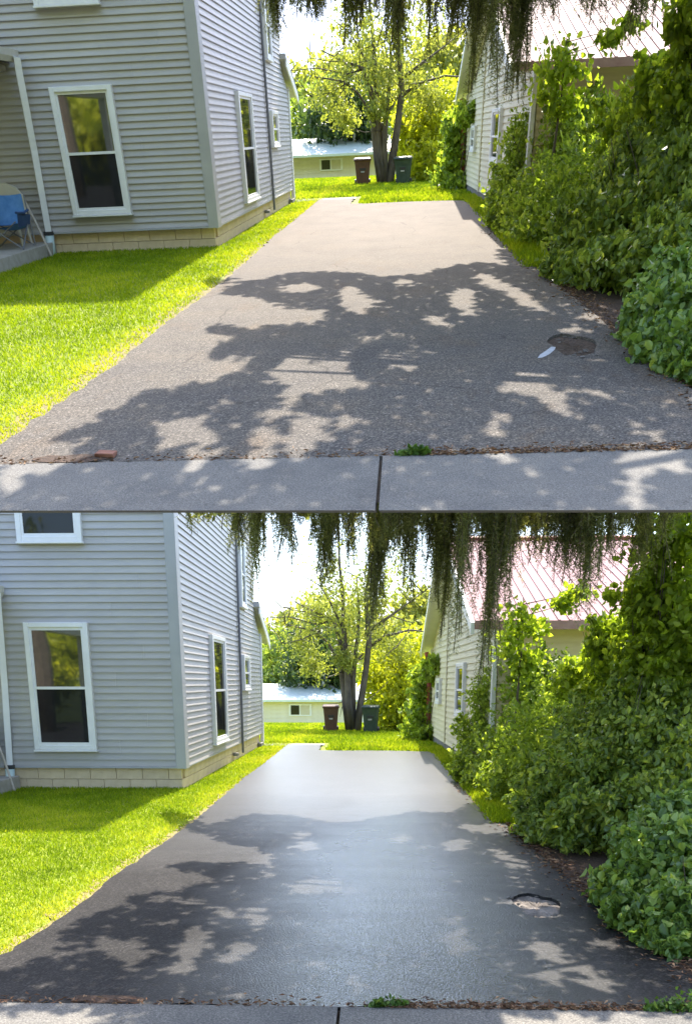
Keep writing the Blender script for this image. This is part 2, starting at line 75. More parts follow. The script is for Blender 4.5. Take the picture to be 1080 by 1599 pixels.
# ------------------------------------------------------------------ mesh helpers
class MB:
    def __init__(s): s.V = []; s.F = []; s.n = 0
    def add(s, v, f):
        v = np.asarray(v, float)
        s.V.append(v); s.F += [tuple(int(i) + s.n for i in q) for q in f]; s.n += len(v); return s
    def box(s, x0, x1, y0, y1, z0, z1):
        v = [(x, y, z) for z in (z0, z1) for y in (y0, y1) for x in (x0, x1)]
        return s.add(v, [(0, 2, 3, 1), (4, 5, 7, 6), (0, 1, 5, 4), (2, 6, 7, 3), (0, 4, 6, 2), (1, 3, 7, 5)])
    def wbox(s, fr, u0, u1, z0, z1, d0, d1):
        o, u, n = fr
        v = [o + u * a + n * d + np.array([0, 0, z]) for z in (z0, z1) for d in (d0, d1) for a in (u0, u1)]
        f = [(0, 2, 3, 1), (4, 5, 7, 6), (0, 1, 5, 4), (2, 6, 7, 3), (0, 4, 6, 2), (1, 3, 7, 5)]
        if np.cross(u, n)[2] < 0: f = [q[::-1] for q in f]
        return s.add(v, f)
    def prism(s, poly, axis_a, axis_b):
        a = np.array(poly) + np.array(axis_a); b = np.array(poly) + np.array(axis_b); n = len(poly)
        f = [tuple(range(n)), tuple(range(2 * n - 1, n - 1, -1))]
        f += [(i, i + n, (i + 1) % n + n, (i + 1) % n) for i in range(n)]
        return s.add(np.vstack([a, b]), f)
    def tube(s, path, rad, seg=7, cap=True, wob=0.0):
        path = np.asarray(path, float); n = len(path); V = []
        rad = np.broadcast_to(rad, (n,))
        for i in range(n):
            t = path[min(i + 1, n - 1)] - path[max(i - 1, 0)]; t = t / (np.linalg.norm(t) + 1e-9)
            a = np.cross(t, (0.31, 0.95, 0.05) if abs(t[1]) < .8 else (1, 0, 0)); a /= np.linalg.norm(a); b = np.cross(t, a)
            for j in range(seg):
                q = 2 * math.pi * j / seg; r = rad[i] * (1 + wob * rng.uniform(-1, 1))
                V.append(path[i] + (a * math.cos(q) + b * math.sin(q)) * r)
        F = [(i * seg + j, i * seg + (j + 1) % seg, (i + 1) * seg + (j + 1) % seg, (i + 1) * seg + j) for i in range(n - 1) for j in range(seg)]
        if cap: F += [tuple(range(seg - 1, -1, -1)), tuple(range((n - 1) * seg, n * seg))]
        return s.add(V, F)
    def lathe(s, prof, c, seg=14):
        V = []; n = len(prof)
        for r, z in prof:
            for j in range(seg):
                q = 2 * math.pi * j / seg; V.append((c[0] + r * math.cos(q), c[1] + r * math.sin(q), c[2] + z))
        F = [(i * seg + j, i * seg + (j + 1) % seg, (i + 1) * seg + (j + 1) % seg, (i + 1) * seg + j) for i in range(n - 1) for j in range(seg)]
        F += [tuple(range(seg - 1, -1, -1)), tuple(range((n - 1) * seg, n * seg))]
        return s.add(V, F)
    def verts(s): return np.vstack(s.V) if s.V else np.zeros((0, 3))

def to_mesh(name, V, F, mat, smooth=False, var=None):
    me = bpy.data.meshes.new(name)
    if isinstance(F, np.ndarray):
        nf, k = F.shape
        me.vertices.add(len(V)); me.vertices.foreach_set('co', V.astype(np.float32).ravel())
        me.loops.add(nf * k); me.loops.foreach_set('vertex_index', F.astype(np.int32).ravel())
        me.polygons.add(nf); me.polygons.foreach_set('loop_start', np.arange(0, nf * k, k, dtype=np.int32))
        me.update(calc_edges=True)
    else:
        me.from_pydata(V.tolist(), [], F); me.update()
    if var is not None:
        at = me.attributes.new('var', 'FLOAT', 'POINT'); at.data.foreach_set('value', var.astype(np.float32))
    if smooth: me.polygons.foreach_set('use_smooth', np.ones(len(me.polygons), bool))
    me.materials.append(mat)
    return me

def tag(o, label=None, cat=None, group=None, kind=None):
    if label: o['label'] = label
    if cat: o['category'] = cat
    if group: o['group'] = group
    if kind: o['kind'] = kind
    return o
def link(o): scene.collection.objects.link(o); return o
def mat4(p, base):
    w = p.O + p.R @ (np.array(base) * p.k * p.S)
    return Matrix.Translation(Vector(w)) @ Matrix([list(r) for r in p.R]).to_4x4()
def thing(p, name, base, label, cat, group=None):
    o = link(bpy.data.objects.new(name, None)); o.empty_display_size = .2
    o.matrix_world = mat4(p, base); p.base[o.name] = np.array(base, float)
    return tag(o, label, cat, group)
def put(p, name, mb, mat, parent=None, base=(0, 0, 0), iso=False, raw=None, smooth=False, bevel=0, pivot=None):
    """link one mesh object; measured coordinates -> the place's own metres"""
    pb = p.base[parent.name] if parent else np.array(base, float)
    own = np.array(pivot, float) if pivot is not None else pb
    if raw is not None:
        V, F, var = raw; V = (V - own * p.k) * p.S
    else:
        V = mb.verts(); F = mb.F; var = None
        if iso: V = (V - own) * np.array([p.k[0], p.k[0], 1]) * p.S
        else: V = (V - own) * p.k * p.S
    o = link(bpy.data.objects.new(name, to_mesh(name, V, F, mat, smooth, var)))
    if parent: o.parent = parent; o.location = (own - pb) * p.k * p.S
    else: o.matrix_world = mat4(p, own)
    p.base[o.name] = own
    if bevel:
        b = o.modifiers.new('bevel', 'BEVEL'); b.width = bevel * p.S; b.segments = 2; b.limit_method = 'ANGLE'
    return o
def again(p, src, parent, pos, rz=0):
    """a copy sharing mesh data, moved to another measured position"""
    c = link(src.copy()); c.parent = parent
    pb = p.base[parent.name]; c.location = (np.array(pos) - pb) * p.k * p.S; c.rotation_euler = (0, 0, rz); p.base[c.name] = np.array(pos, float)
    return c

# ------------------------------------------------------------------ materials
def nodes(m):
    m.use_nodes = True; t = m.node_tree; t.nodes.clear()
    o = t.nodes.new('ShaderNodeOutputMaterial'); b = t.nodes.new('ShaderNodeBsdfPrincipled')
    t.links.new(b.outputs[0], o.inputs['Surface']); return t, b, o
def ramp(t, src, stops):
    r = t.nodes.new('ShaderNodeValToRGB'); e = r.color_ramp.elements
    while len(e) < len(stops): e.new(0.5)
    for q, (pos, c) in zip(e, stops): q.position = pos; q.color = (*c, 1)
    t.links.new(src, r.inputs[0]); return r.outputs[0]
def coords(t, p, sc=(1, 1, 1)):
    c = t.nodes.new('ShaderNodeTexCoord'); mp = t.nodes.new('ShaderNodeMapping')
    mp.inputs['Scale'].default_value = tuple(np.array(sc) / p.S); t.links.new(c.outputs['Object'], mp.inputs[0]); return mp.outputs[0]
def noise(t, vec, scale, detail=4, rough=.6):
    n = t.nodes.new('ShaderNodeTexNoise'); n.inputs['Scale'].default_value = scale; n.inputs['Detail'].default_value = detail; n.inputs['Roughness'].default_value = rough
    t.links.new(vec, n.inputs['Vector']); return n.outputs['Fac']
def mix(t, fac, a, b, typ='MIX'):
    m = t.nodes.new('ShaderNodeMix'); m.data_type = 'RGBA'; m.blend_type = typ
    for s, v in ((0, fac), (6, a), (7, b)):
        if hasattr(v, 'links'): t.links.new(v, m.inputs[s])
        elif s == 0: m.inputs[0].default_value = v
        else: m.inputs[s].default_value = (*v, 1)
    return m.outputs[2]
def bump(t, b, h, strength, dist):
    n = t.nodes.new('ShaderNodeBump'); n.inputs['Strength'].default_value = strength; n.inputs['Distance'].default_value = dist
    t.links.new(h, n.inputs['Height']); t.links.new(n.outputs[0], b.inputs['Normal']); t.links.new(n.outputs[0], b.inputs['Coat Normal'])
def surf(p, name, c0, c1, scale=6, rough=.7, bstr=0., bscale=40, sc=(1, 1, 1), rand=0.0, spec=.4, coat=0):
    key = name
    if key in p.mats: return p.mats[key]
    m = bpy.data.materials.new(name + '_' + p.key); t, b, o = nodes(m); v = coords(t, p, sc)
    n = noise(t, v, scale); c = ramp(t, n, [(.3, c0), (.7, c1)])
    if rand:
        oi = t.nodes.new('ShaderNodeObjectInfo'); rr = ramp(t, oi.outputs['Random'], [(0, (1 - rand,) * 3), (1, (1 + rand * .4,) * 3)])
        c = mix(t, 1.0, c, rr, 'MULTIPLY')
    t.links.new(c, b.inputs['Base Color']); b.inputs['Roughness'].default_value = rough; b.inputs['Specular IOR Level'].default_value = spec
    b.inputs['Coat Weight'].default_value = coat
    if bstr: bump(t, b, noise(t, v, bscale, 5), bstr, .02 * p.S)
    p.mats[key] = m; return m
def leafmat(p, name, dark, mid, light, trans=.35, rough=.45, spec=.4):
    if name in p.mats: return p.mats[name]
    m = bpy.data.materials.new(name + '_' + p.key); t, b, o = nodes(m)
    a = t.nodes.new('ShaderNodeAttribute'); a.attribute_name = 'var'
    c = ramp(t, a.outputs['Fac'], [(0, dark), (.55, mid), (1, light)])
    t.links.new(c, b.inputs['Base Color']); b.inputs['Roughness'].default_value = rough; b.inputs['Specular IOR Level'].default_value = spec
    tr = t.nodes.new('ShaderNodeBsdfTranslucent'); c2 = mix(t, 1.0, c, (1.5, 1.45, .6), 'MULTIPLY'); t.links.new(c2, tr.inputs['Color'])
    mx = t.nodes.new('ShaderNodeMixShader'); mx.inputs[0].default_value = trans
    t.links.new(b.outputs[0], mx.inputs[1]); t.links.new(tr.outputs[0], mx.inputs[2]); t.links.new(mx.outputs[0], o.inputs['Surface'])
    p.mats[name] = m; return m
def asphalt(p, wet):
    m = bpy.data.materials.new('asphalt_' + p.key); t, b, o = nodes(m); v = coords(t, p)
    vo = t.nodes.new('ShaderNodeTexVoronoi'); vo.inputs['Scale'].default_value = 85; t.links.new(v, vo.inputs['Vector'])
    fine = noise(t, v, 60, 3, .7); big = noise(t, v, .9, 5); mid = noise(t, v, 5, 5, .7)
    if wet:
        c = ramp(t, vo.outputs['Color'], [(0, (.008, .0075, .0075)), (.6, (.02, .0185, .018)), (1, (.048, .044, .042))])
        big2 = ramp(t, big, [(.35, (.75,) * 3), (.7, (1.3,) * 3)]); c = mix(t, 1, c, big2, 'MULTIPLY')
        sep = t.nodes.new('ShaderNodeSeparateXYZ'); t.links.new(v, sep.inputs[0])
        wob = t.nodes.new('ShaderNodeMath'); wob.operation = 'MULTIPLY_ADD'; t.links.new(big, wob.inputs[0]); wob.inputs[1].default_value = .9; t.links.new(sep.outputs['X'], wob.inputs[2])
        off = t.nodes.new('ShaderNodeMath'); off.operation = 'MULTIPLY_ADD'; t.links.new(wob.outputs[0], off.inputs[0]); off.inputs[1].default_value = .2; off.inputs[2].default_value = .5 - .2 * .5
        # still wet down the middle, drying towards both sides
        wetx = ramp(t, off.outputs[0], [(.22, (0,) * 3), (.45, (1,) * 3), (.58, (1,) * 3), (.8, (0,) * 3)])
        stk = ramp(t, noise(t, coords(t, p, (.35, 1.6, 1)), 2.2, 5, .65), [(.3, (.78,) * 3), (.62, (1,) * 3)])   # squeegee sweeps
        fy = t.nodes.new('ShaderNodeMath'); fy.operation = 'MULTIPLY_ADD'; t.links.new(mid, fy.inputs[0]); fy.inputs[1].default_value = 1.5; t.links.new(sep.outputs['Y'], fy.inputs[2])
        fm = t.nodes.new('ShaderNodeMapRange'); t.links.new(fy.outputs[0], fm.inputs[0]); fm.inputs[1].default_value = 7.5; fm.inputs[2].default_value = 13
        wety = mix(t, 1.0, wetx, fm.outputs[0], 'LIGHTEN')
        wetm = mix(t, 1.0, wety, stk, 'MULTIPLY')
        rg = mix(t, wetm, (.62,) * 3, (.17,) * 3); rg = mix(t, fm.outputs[0], rg, (.4,) * 3); t.links.new(rg, b.inputs['Roughness'])
        cw = mix(t, wetm, (0,) * 3, (.34,) * 3); t.links.new(cw, b.inputs['Coat Weight']); b.inputs['Coat Roughness'].default_value = .24
        sp = mix(t, wetm, (.13,) * 3, (1.0,) * 3); t.links.new(sp, b.inputs['Specular IOR Level'])
    else:
        c = ramp(t, vo.outputs['Color'], [(0, (.045, .042, .04)), (.45, (.1, .09, .08)), (.85, (.185, .164, .143)), (1, (.36, .325, .29))])
        big2 = ramp(t, big, [(.3, (.82, .82, .84)), (.5, (1, .98, .95)), (.72, (1.16, 1.08, .97))]); c = mix(t, 1, c, big2, 'MULTIPLY')
        st = ramp(t, noise(t, coords(t, p, (1, .35, 1)), 1.6, 6, .65), [(.55, (1, 1, 1)), (.72, (1.05, .9, .76))]); c = mix(t, 1, c, st, 'MULTIPLY')
        sep = t.nodes.new('ShaderNodeSeparateXYZ'); t.links.new(v, sep.inputs[0])
        wob = t.nodes.new('ShaderNodeMath'); wob.operation = 'MULTIPLY_ADD'; t.links.new(noise(t, coords(t, p, (1, .5, 1)), 1.2, 6, .7), wob.inputs[0]); wob.inputs[1].default_value = .5; t.links.new(sep.outputs['Y'], wob.inputs[2])
        dn = t.nodes.new('ShaderNodeMapRange'); t.links.new(sep.outputs['Y'], dn.inputs[0]); dn.inputs[1].default_value = 9; dn.inputs[2].default_value = 24
        dm = t.nodes.new('ShaderNodeMath'); dm.operation = 'MULTIPLY'; t.links.new(dn.outputs[0], dm.inputs[0]); t.links.new(ramp(t, noise(t, coords(t, p, (1, .4, 1)), 1.5, 6, .7), [(.25, (.45,) * 3), (.7, (1,) * 3)]), dm.inputs[1])
        c = mix(t, dm.outputs[0], c, (.2, .172, .145))   # mixes unevenly to pale beige towards the far end
        b.inputs['Roughness'].default_value = .9; b.inputs['Specular IOR Level'].default_value = .15
    vc = t.nodes.new('ShaderNodeTexVoronoi'); vc.feature = 'DISTANCE_TO_EDGE'; vc.inputs['Scale'].default_value = .55
    dv = t.nodes.new('ShaderNodeMix'); dv.data_type = 'VECTOR'; dv.inputs[0].default_value = .12
    nz = t.nodes.new('ShaderNodeTexNoise'); nz.inputs['Scale'].default_value = 3; nz.inputs['Detail'].default_value = 6; t.links.new(v, nz.inputs['Vector'])
    t.links.new(v, dv.inputs[4]); t.links.new(nz.outputs['Color'], dv.inputs[5]); t.links.new(dv.outputs[1], vc.inputs['Vector'])
    ck = ramp(t, vc.outputs['Distance'], [(0, (.55,) * 3), (.003, (.75,) * 3), (.006, (1,) * 3)])
    gate = ramp(t, noise(t, v, .8, 3), [(.45, (0,) * 3), (.58, (1,) * 3)])
    if not wet: c = mix(t, gate, c, mix(t, 1, c, ck, 'MULTIPLY'))
    t.links.new(c, b.inputs['Base Color'])
    add = t.nodes.new('ShaderNodeMath'); add.operation = 'MULTIPLY_ADD'; t.links.new(vo.outputs['Distance'], add.inputs[0]); add.inputs[1].default_value = -1.0; t.links.new(fine, add.inputs[2])
    bump(t, b, add.outputs[0], (.22 if wet else .55), .012 * p.S)
    return m
def glass(p, name, col, ior):
    if name in p.mats: return p.mats[name]
    m = bpy.data.materials.new(name + '_' + p.key); t, b, o = nodes(m)
    v = coords(t, p); c = ramp(t, noise(t, v, 1.6, 2), [(.3, tuple(np.array(col) * .6)), (.7, col)])
    t.links.new(c, b.inputs['Base Color']); b.inputs['Roughness'].default_value = .03; b.inputs['IOR'].default_value = ior
    bump(t, b, noise(t, v, 1.3, 1), .03, .05 * p.S)
    p.mats[name] = m; return m

# ------------------------------------------------------------------ foliage
def leaf_arrays(C, D, size, wid=.5, fold=.25, var=None, six=False):
    """C centres, D leaf directions (unit), in metres: a folded four-point leaf each"""
    n = len(C); size = np.broadcast_to(size, (n,))[:, None]
    rnd = rng.normal(size=(n, 3)); side = np.cross(D, rnd); side /= np.linalg.norm(side, axis=1, keepdims=True) + 1e-9
    nor = np.cross(side, D)
    a = C - D * size * .5; tip = C + D * size * .5 - nor * size * fold * .35
    if six:
        up = nor * size * fold * .4
        q = [C + D * size * k + side * size * wid * w * s + up for k, w, s in ((-.22, .44, -1), (.14, .46, -1), (.14, .46, 1), (-.22, .44, 1))]
        V = np.stack([a, q[0], q[1], tip, q[2], q[3]], 1).reshape(-1, 3); i = np.arange(n)[:, None] * 6
        F = np.vstack([i + np.array(t) for t in ((0, 1, 2), (0, 2, 3), (0, 3, 4), (0, 4, 5))])
    else:
        l = C - D * size * .06 + side * size * wid * .5 + nor * size * fold * .4; r = C - D * size * .06 - side * size * wid * .5 + nor * size * fold * .4
        V = np.stack([a, r, tip, l], 1).reshape(-1, 3)
        i = np.arange(n)[:, None] * 4
        F = np.vstack([i + np.array([0, 1, 2]), i + np.array([0, 2, 3])])
    var = rng.uniform(size=n) if var is None else var
    return V, F, np.repeat(np.clip(var, 0, 1), 6 if six else 4)
def rand_dir(n, bias=(0, 0, 0)):
    d = rng.normal(size=(n, 3)) + np.array(bias); return d / np.linalg.norm(d, axis=1, keepdims=True)
def blob_leaves(p, blobs, n, size, shell=.55, squash=(1, 1, .9), bias=(0, 0, -.6), wid=.55, zmin=.03, clump=0, fold=.25, six=False):
    """leaves through the outer volume of each blob, gathered in sprays so that gaps and clumps show"""
    Cs = []; Vs = []
    for (x, y, z, r) in blobs:
        d = rand_dir(n); rr = r * (shell + (1 - shell) * rng.uniform(size=(n, 1)) ** .7) * (1 + .22 * rng.normal(size=(n, 1)))
        c = np.array([x, y, z]) + d * rr * np.array(squash)
        if clump:
            k = max(3, n // clump); idx = rng.integers(0, k, n)
            c = c[idx] + rng.normal(size=(n, 3)) * r * .13
        Cs.append(c); Vs.append(np.clip(.5 + .22 * rng.normal(size=n), 0, 1))
    C = np.vstack(Cs); var = np.concatenate(Vs)
    k = C[:, 2] > zmin; C = C[k]; var = var[k]
    return leaf_arrays(C * p.k, rand_dir(len(C), bias), size * p.k[0] * rng.uniform(.45, 1.4, len(C)), wid, fold, var, six)
def join(*raws):
    V = []; F = []; A = []; n = 0
    for v, f, a in raws: V.append(v); F.append(f + n); A.append(a); n += len(v)
    return np.vstack(V), np.vstack(F), np.concatenate(A)
def inside(P, poly):
    x, y = P[:, 0], P[:, 1]; r = np.zeros(len(P), bool); q = np.array(poly); j = len(q) - 1
    for i in range(len(q)):
        c = ((q[i, 1] > y) != (q[j, 1] > y)) & (x < (q[j, 0] - q[i, 0]) * (y - q[i, 1]) / (q[j, 1] - q[i, 1] + 1e-12) + q[i, 0]); r ^= c; j = i
    return r
def plant(p, name, blobs, label, cat, mat, n, size, stems=None, group=None, smat=None, foot=None, **kw):
    b0 = np.array(blobs); cx, cy = b0[:, 0].mean(), b0[:, 1].mean()
    if foot is None: foot = (cx, cy)
    t = thing(p, name, (foot[0], foot[1], 0), label, cat, group)
    raw = blob_leaves(p, blobs, n, size, **kw)
    if kw.get('six'):      # loose sprays breaking the outline
        ex = []
        for (x, y, z, r_) in blobs:
            for d in rand_dir(7, (-.3, -.3, .5)):
                for q in (.95, 1.12, 1.28): ex.append((x + d[0] * r_ * q, y + d[1] * r_ * q, z + d[2] * r_ * q, r_ * (.26 - .12 * (q - .95) / .33)))
        k2 = dict(kw); k2['clump'] = 0; k2['shell'] = .1
        raw = join(raw, blob_leaves(p, ex, max(8, n // 110), size * .95, **k2))
    put(p, 'crown', None, mat, t, raw=raw)
    if smat is None: smat = surf(p, 'bark_brown', (.06, .045, .03), (.14, .11, .08), 9, .9, .5, 30)
    mb = MB()
    for (x, y, z, r) in blobs:
        f = np.array([foot[0] + (x - foot[0]) * .25 + rng.uniform(-.05, .05), foot[1] + (y - foot[1]) * .3, 0])
        m = (f + np.array([x, y, max(z, .1)])) / 2 + rng.normal(size=3) * .06 * r; e = np.array([x, y, max(z + .3 * r, .2)])
        w = max(.008, min(.12, .02 * b0[:, 3].mean() * 2.5)); mb.tube([f, m, e], [w, w * .7, w * .25], 5)
        for q in range(3):
            g = e + rng.normal(size=3) * r * .5; mb.tube([m * .5 + e * .5, (m + g) / 2 + rng.normal(size=3) * .05 * r, g], [w * .4, w * .3, w * .12], 4)
    put(p, 'trunk', mb, smat, t, smooth=True)
    return t

# ------------------------------------------------------------------ ground, driveway, pavement
def ground(p):
    lawn_m = surf(p, 'lawn', (.14, .18, .012), (.24, .29, .02), 14, .9, .6, 90)
    y0 = p.joint
    xs = np.concatenate([np.linspace(-12, -6, 5), np.linspace(-5, 3, 25), np.linspace(4, 9, 5)]) if p is UP else np.concatenate([np.linspace(-80, -8, 10), np.linspace(-6, 4, 26), np.linspace(6, 80, 10)])
    ys = np.concatenate([np.linspace(y0, 26, 46), np.linspace(27, 48, 18), np.linspace(52, 64 if p is UP else 160, 6)])
    X, Y = np.meshgrid(xs, ys)
    fall = np.clip((Y - 32) / 10, 0, 1); Z = -1.15 * fall * fall * (3 - 2 * fall) + .006 * np.sin(X * 3.1 + Y) * np.cos(Y * 2.3) - .006
    V = np.stack([X, Y, Z], -1).reshape(-1, 3); nx = len(xs)
    F = [(j * nx + i, j * nx + i + 1, (j + 1) * nx + i + 1, (j + 1) * nx + i) for j in range(len(ys) - 1) for i in range(nx - 1)]
    o = put(p, 'lawn', MB().add(V, F), lawn_m, smooth=True)
    tag(o, 'sunlit green lawn around the house beside the %s' % p.how, 'lawn', kind='structure')
    if p is LO:
        V = [(-900, -900, -1.4), (900, -900, -1.4), (900, 1500, -1.4), (-900, 1500, -1.4)]
        o = put(p, 'ground', MB().add(V, [(0, 1, 2, 3)]), surf(p, 'far_ground', (.06, .09, .02), (.1, .14, .035), .2, .95)); tag(o, 'wide grassy ground reaching the horizon', 'ground', kind='structure')
        o = put(p, 'road', MB().box(-60, 60, -9, p.joint - 1.45, -.5, -.02), surf(p, 'road_m', (.06, .06, .06), (.1, .1, .1), 20, .9)); tag(o, 'street in front of the lower pavement', 'road', kind='structure')
    # driveway sheet with an uneven, crumbling edge
    L = [(-2.25, y0), (-2.2, 4.6), (-2.14, 5.5), (-2.17, 6.8), (-2.12, 8.3), (-2.1, 9.6), (-2.14, 11.5), (-2.2, 14), (-2.2, 17), (-2.22, 19.5), (-2.26, 21.9)]
    E_ = [(-1.35, 21.9), (-1.32, 20.2), (-.9, 20.0), (-.1, 20.05), (.7, 19.95), (1.25, 19.75)]
    Rr = [(1.4, 19.0), (1.42, 16), (1.4, 13), (1.42, 11.2), (1.5, 9.5), (1.56, 8), (1.62, 6.8), (1.66, 5.8), (1.72, 4.8), (1.8, 4.2), (1.95, y0)]
    def rough(q, amp):
        out = []
        for a, b in zip(q[:-1], q[1:]):
            a = np.array(a); b = np.array(b); n = max(2, int(np.linalg.norm(b - a) / .09))
            for i in range(n): out.append(a + (b - a) * i / n + rng.normal(size=2) * amp)
        out.append(np.array(q[-1])); return out
    near = [(1.95 - 4.2 * i / 70, y0 + (abs(rng.normal()) * .02)) for i in range(1, 70)]
    hx, hy = (1.24, 5.78) if p is UP else (1.2, 5.88)
    p.hole = [np.array([hx + .165 * q * math.cos(a), hy + .34 * q * math.sin(a)]) for a, q in [(2 * math.pi * i / 44, 1 + .07 * math.sin(6 * math.pi * i / 44 + 1) + .05 * math.sin(10 * math.pi * i / 44) + .018 * rng.normal()) for i in range(44)]]
    right = rough(Rr, .014); ib = min(range(len(right)), key=lambda i: abs(right[i][1] - hy))
    loop = p.hole[::1] + [p.hole[0] + np.array([0, 1e-4])]
    right = right[:ib + 1] + loop[::1] + [right[ib] + np.array([0, -1e-4])] + right[ib + 1:]
    ring = rough(L, .011) + rough(E_, .02) + right + [np.array(q) for q in near]
    # strips across: left/right interpolated in y so the sheet is a clean grid
    n = len(ring); V = [(q[0], q[1], .032) for q in ring] + [(q[0], q[1], -.03) for q in ring]
    mb = MB().add(V, [tuple(range(n))[::-1]] + [(i, (i + 1) % n, (i + 1) % n + n, i + n) for i in range(n)])
    mat = asphalt(p, p is LO)
    o = put(p, 'driveway', mb, mat)
    tag(o, 'worn dry grey asphalt driveway' if p is UP else 'freshly sealed wet black asphalt driveway', 'driveway', kind='structure')
    # bare soil margin by the lawn
    mb = MB(); Ls = rough(L, .02); V = []; F = []
    for i, q in enumerate(Ls):
        w = (.15 if q[1] < 9 else .08) * (1 if p is UP else .55)
        V += [(q[0] - w - abs(rng.normal()) * .06, q[1], .0015), (q[0] + .08, q[1], .0015)]
        if i: F.append((2 * i - 2, 2 * i - 1, 2 * i + 1, 2 * i))
    o = put(p, 'soil_margin', mb.add(V, F), surf(p, 'dry_soil', (.14, .11, .04), (.27, .23, .09), 24, .95, .5, 80)); tag(o, 'dry sandy strip between lawn and driveway edge, %s view' % p.view, 'soil', kind='structure')
    # mulch under the shrubs
    mb = MB(); V = []; F = []
    for i, q in enumerate(Rr[::-1]):
        V += [(q[0] - .1, q[1], .004), (q[0] + 2.6, q[1], .03)]
        if i: F.append((2 * i - 2, 2 * i - 1, 2 * i + 1, 2 * i))
    o = put(p, 'mulch_bed', mb.add(V, F), surf(p, 'mulch', (.035, .022, .014), (.12, .07, .045), 40, .95, .9, 90)); tag(o, 'brown leaf mulch under the shrubs, %s view' % p.view, 'mulch', kind='structure')
    # pavement of concrete slabs
    walk = link(bpy.data.objects.new('sidewalk', None)); walk.matrix_world = mat4(p, (0, y0, 0)); p.base[walk.name] = np.array([0, y0, 0.])
    tag(walk, 'grey concrete pavement in front of the %s' % p.how, 'pavement', kind='structure')
    cm = bpy.data.materials.new('concrete_' + p.key); t, b, oo = nodes(cm); v = coords(t, p)
    c = ramp(t, noise(t, v, 95, 5, .85), [(.34, (.05, .048, .045)), (.5, (.125, .12, .112)), (.66, (.27, .26, .24))])
    c = mix(t, 1, c, ramp(t, noise(t, v, 1.7, 5), [(.3, (.7, .7, .7)), (.5, (.98, .96, .93)), (.72, (1.15, 1.1, 1.02))]), 'MULTIPLY')
    c = mix(t, 1, c, ramp(t, noise(t, v, 9, 6, .75), [(.28, (.55, .53, .5)), (.4, (1, 1, 1))]), 'MULTIPLY')
    t.links.new(c, b.inputs['Base Color']); b.inputs['Roughness'].default_value = .9; bump(t, b, noise(t, v, 110, 3), .5, .008 * p.S)
    jx = -.11 if p is UP else -.16
    edges = [jx + 2.9 * i for i in range(-4, 4)]
    for a, b_ in zip(edges[:-1], edges[1:]):
        a += .008; b_ -= .008
        if p is UP:
            ya, yb = 2.931 - .0411 * a, 2.931 - .0411 * b_
            P = [(a, ya), (b_, yb), (b_, y0 - .004), (a, y0 - .004)]; und = .2
        else: P = [(a, y0 - 1.4), (b_, y0 - 1.4), (b_, y0 - .004), (a, y0 - .004)]; und = 0
        V = [(x, y, .04) for x, y in P] + [(P[0][0], P[0][1] + und, -.08), (P[1][0], P[1][1] + und, -.08), (P[2][0], P[2][1], -.08), (P[3][0], P[3][1], -.08)]
        put(p, 'paving_slab', MB().add(V, [(0, 1, 2, 3), (7, 6, 5, 4), (0, 4, 5, 1), (1, 5, 6, 2), (2, 6, 7, 3), (3, 7, 4, 0)]), cm, walk)
    mb = MB()
    ym = 3.02 if p is UP else y0 - 1.38
    V = [(edges[0], ym + .05, .012), (edges[-1], ym + .05, .012), (edges[-1], y0 + .02, .012), (edges[0], y0 + .02, .012)]
    put(p, 'joint_dirt', mb.add(V, [(0, 1, 2, 3)]), surf(p, 'joint_soil', (.03, .025, .02), (.07, .055, .04), 30, .95), walk)
    # small concrete path at the far end of the drive
    o = put(p, 'garden_path', MB().box(-2.9, -1.3, 21.9, 22.6, -.05, .014), surf(p, 'path_concrete', (.16, .155, .15), (.24, .23, .22), 12, .9, .3)); tag(o, 'pale concrete path between house and bins, %s view' % p.view, 'path', kind='structure')

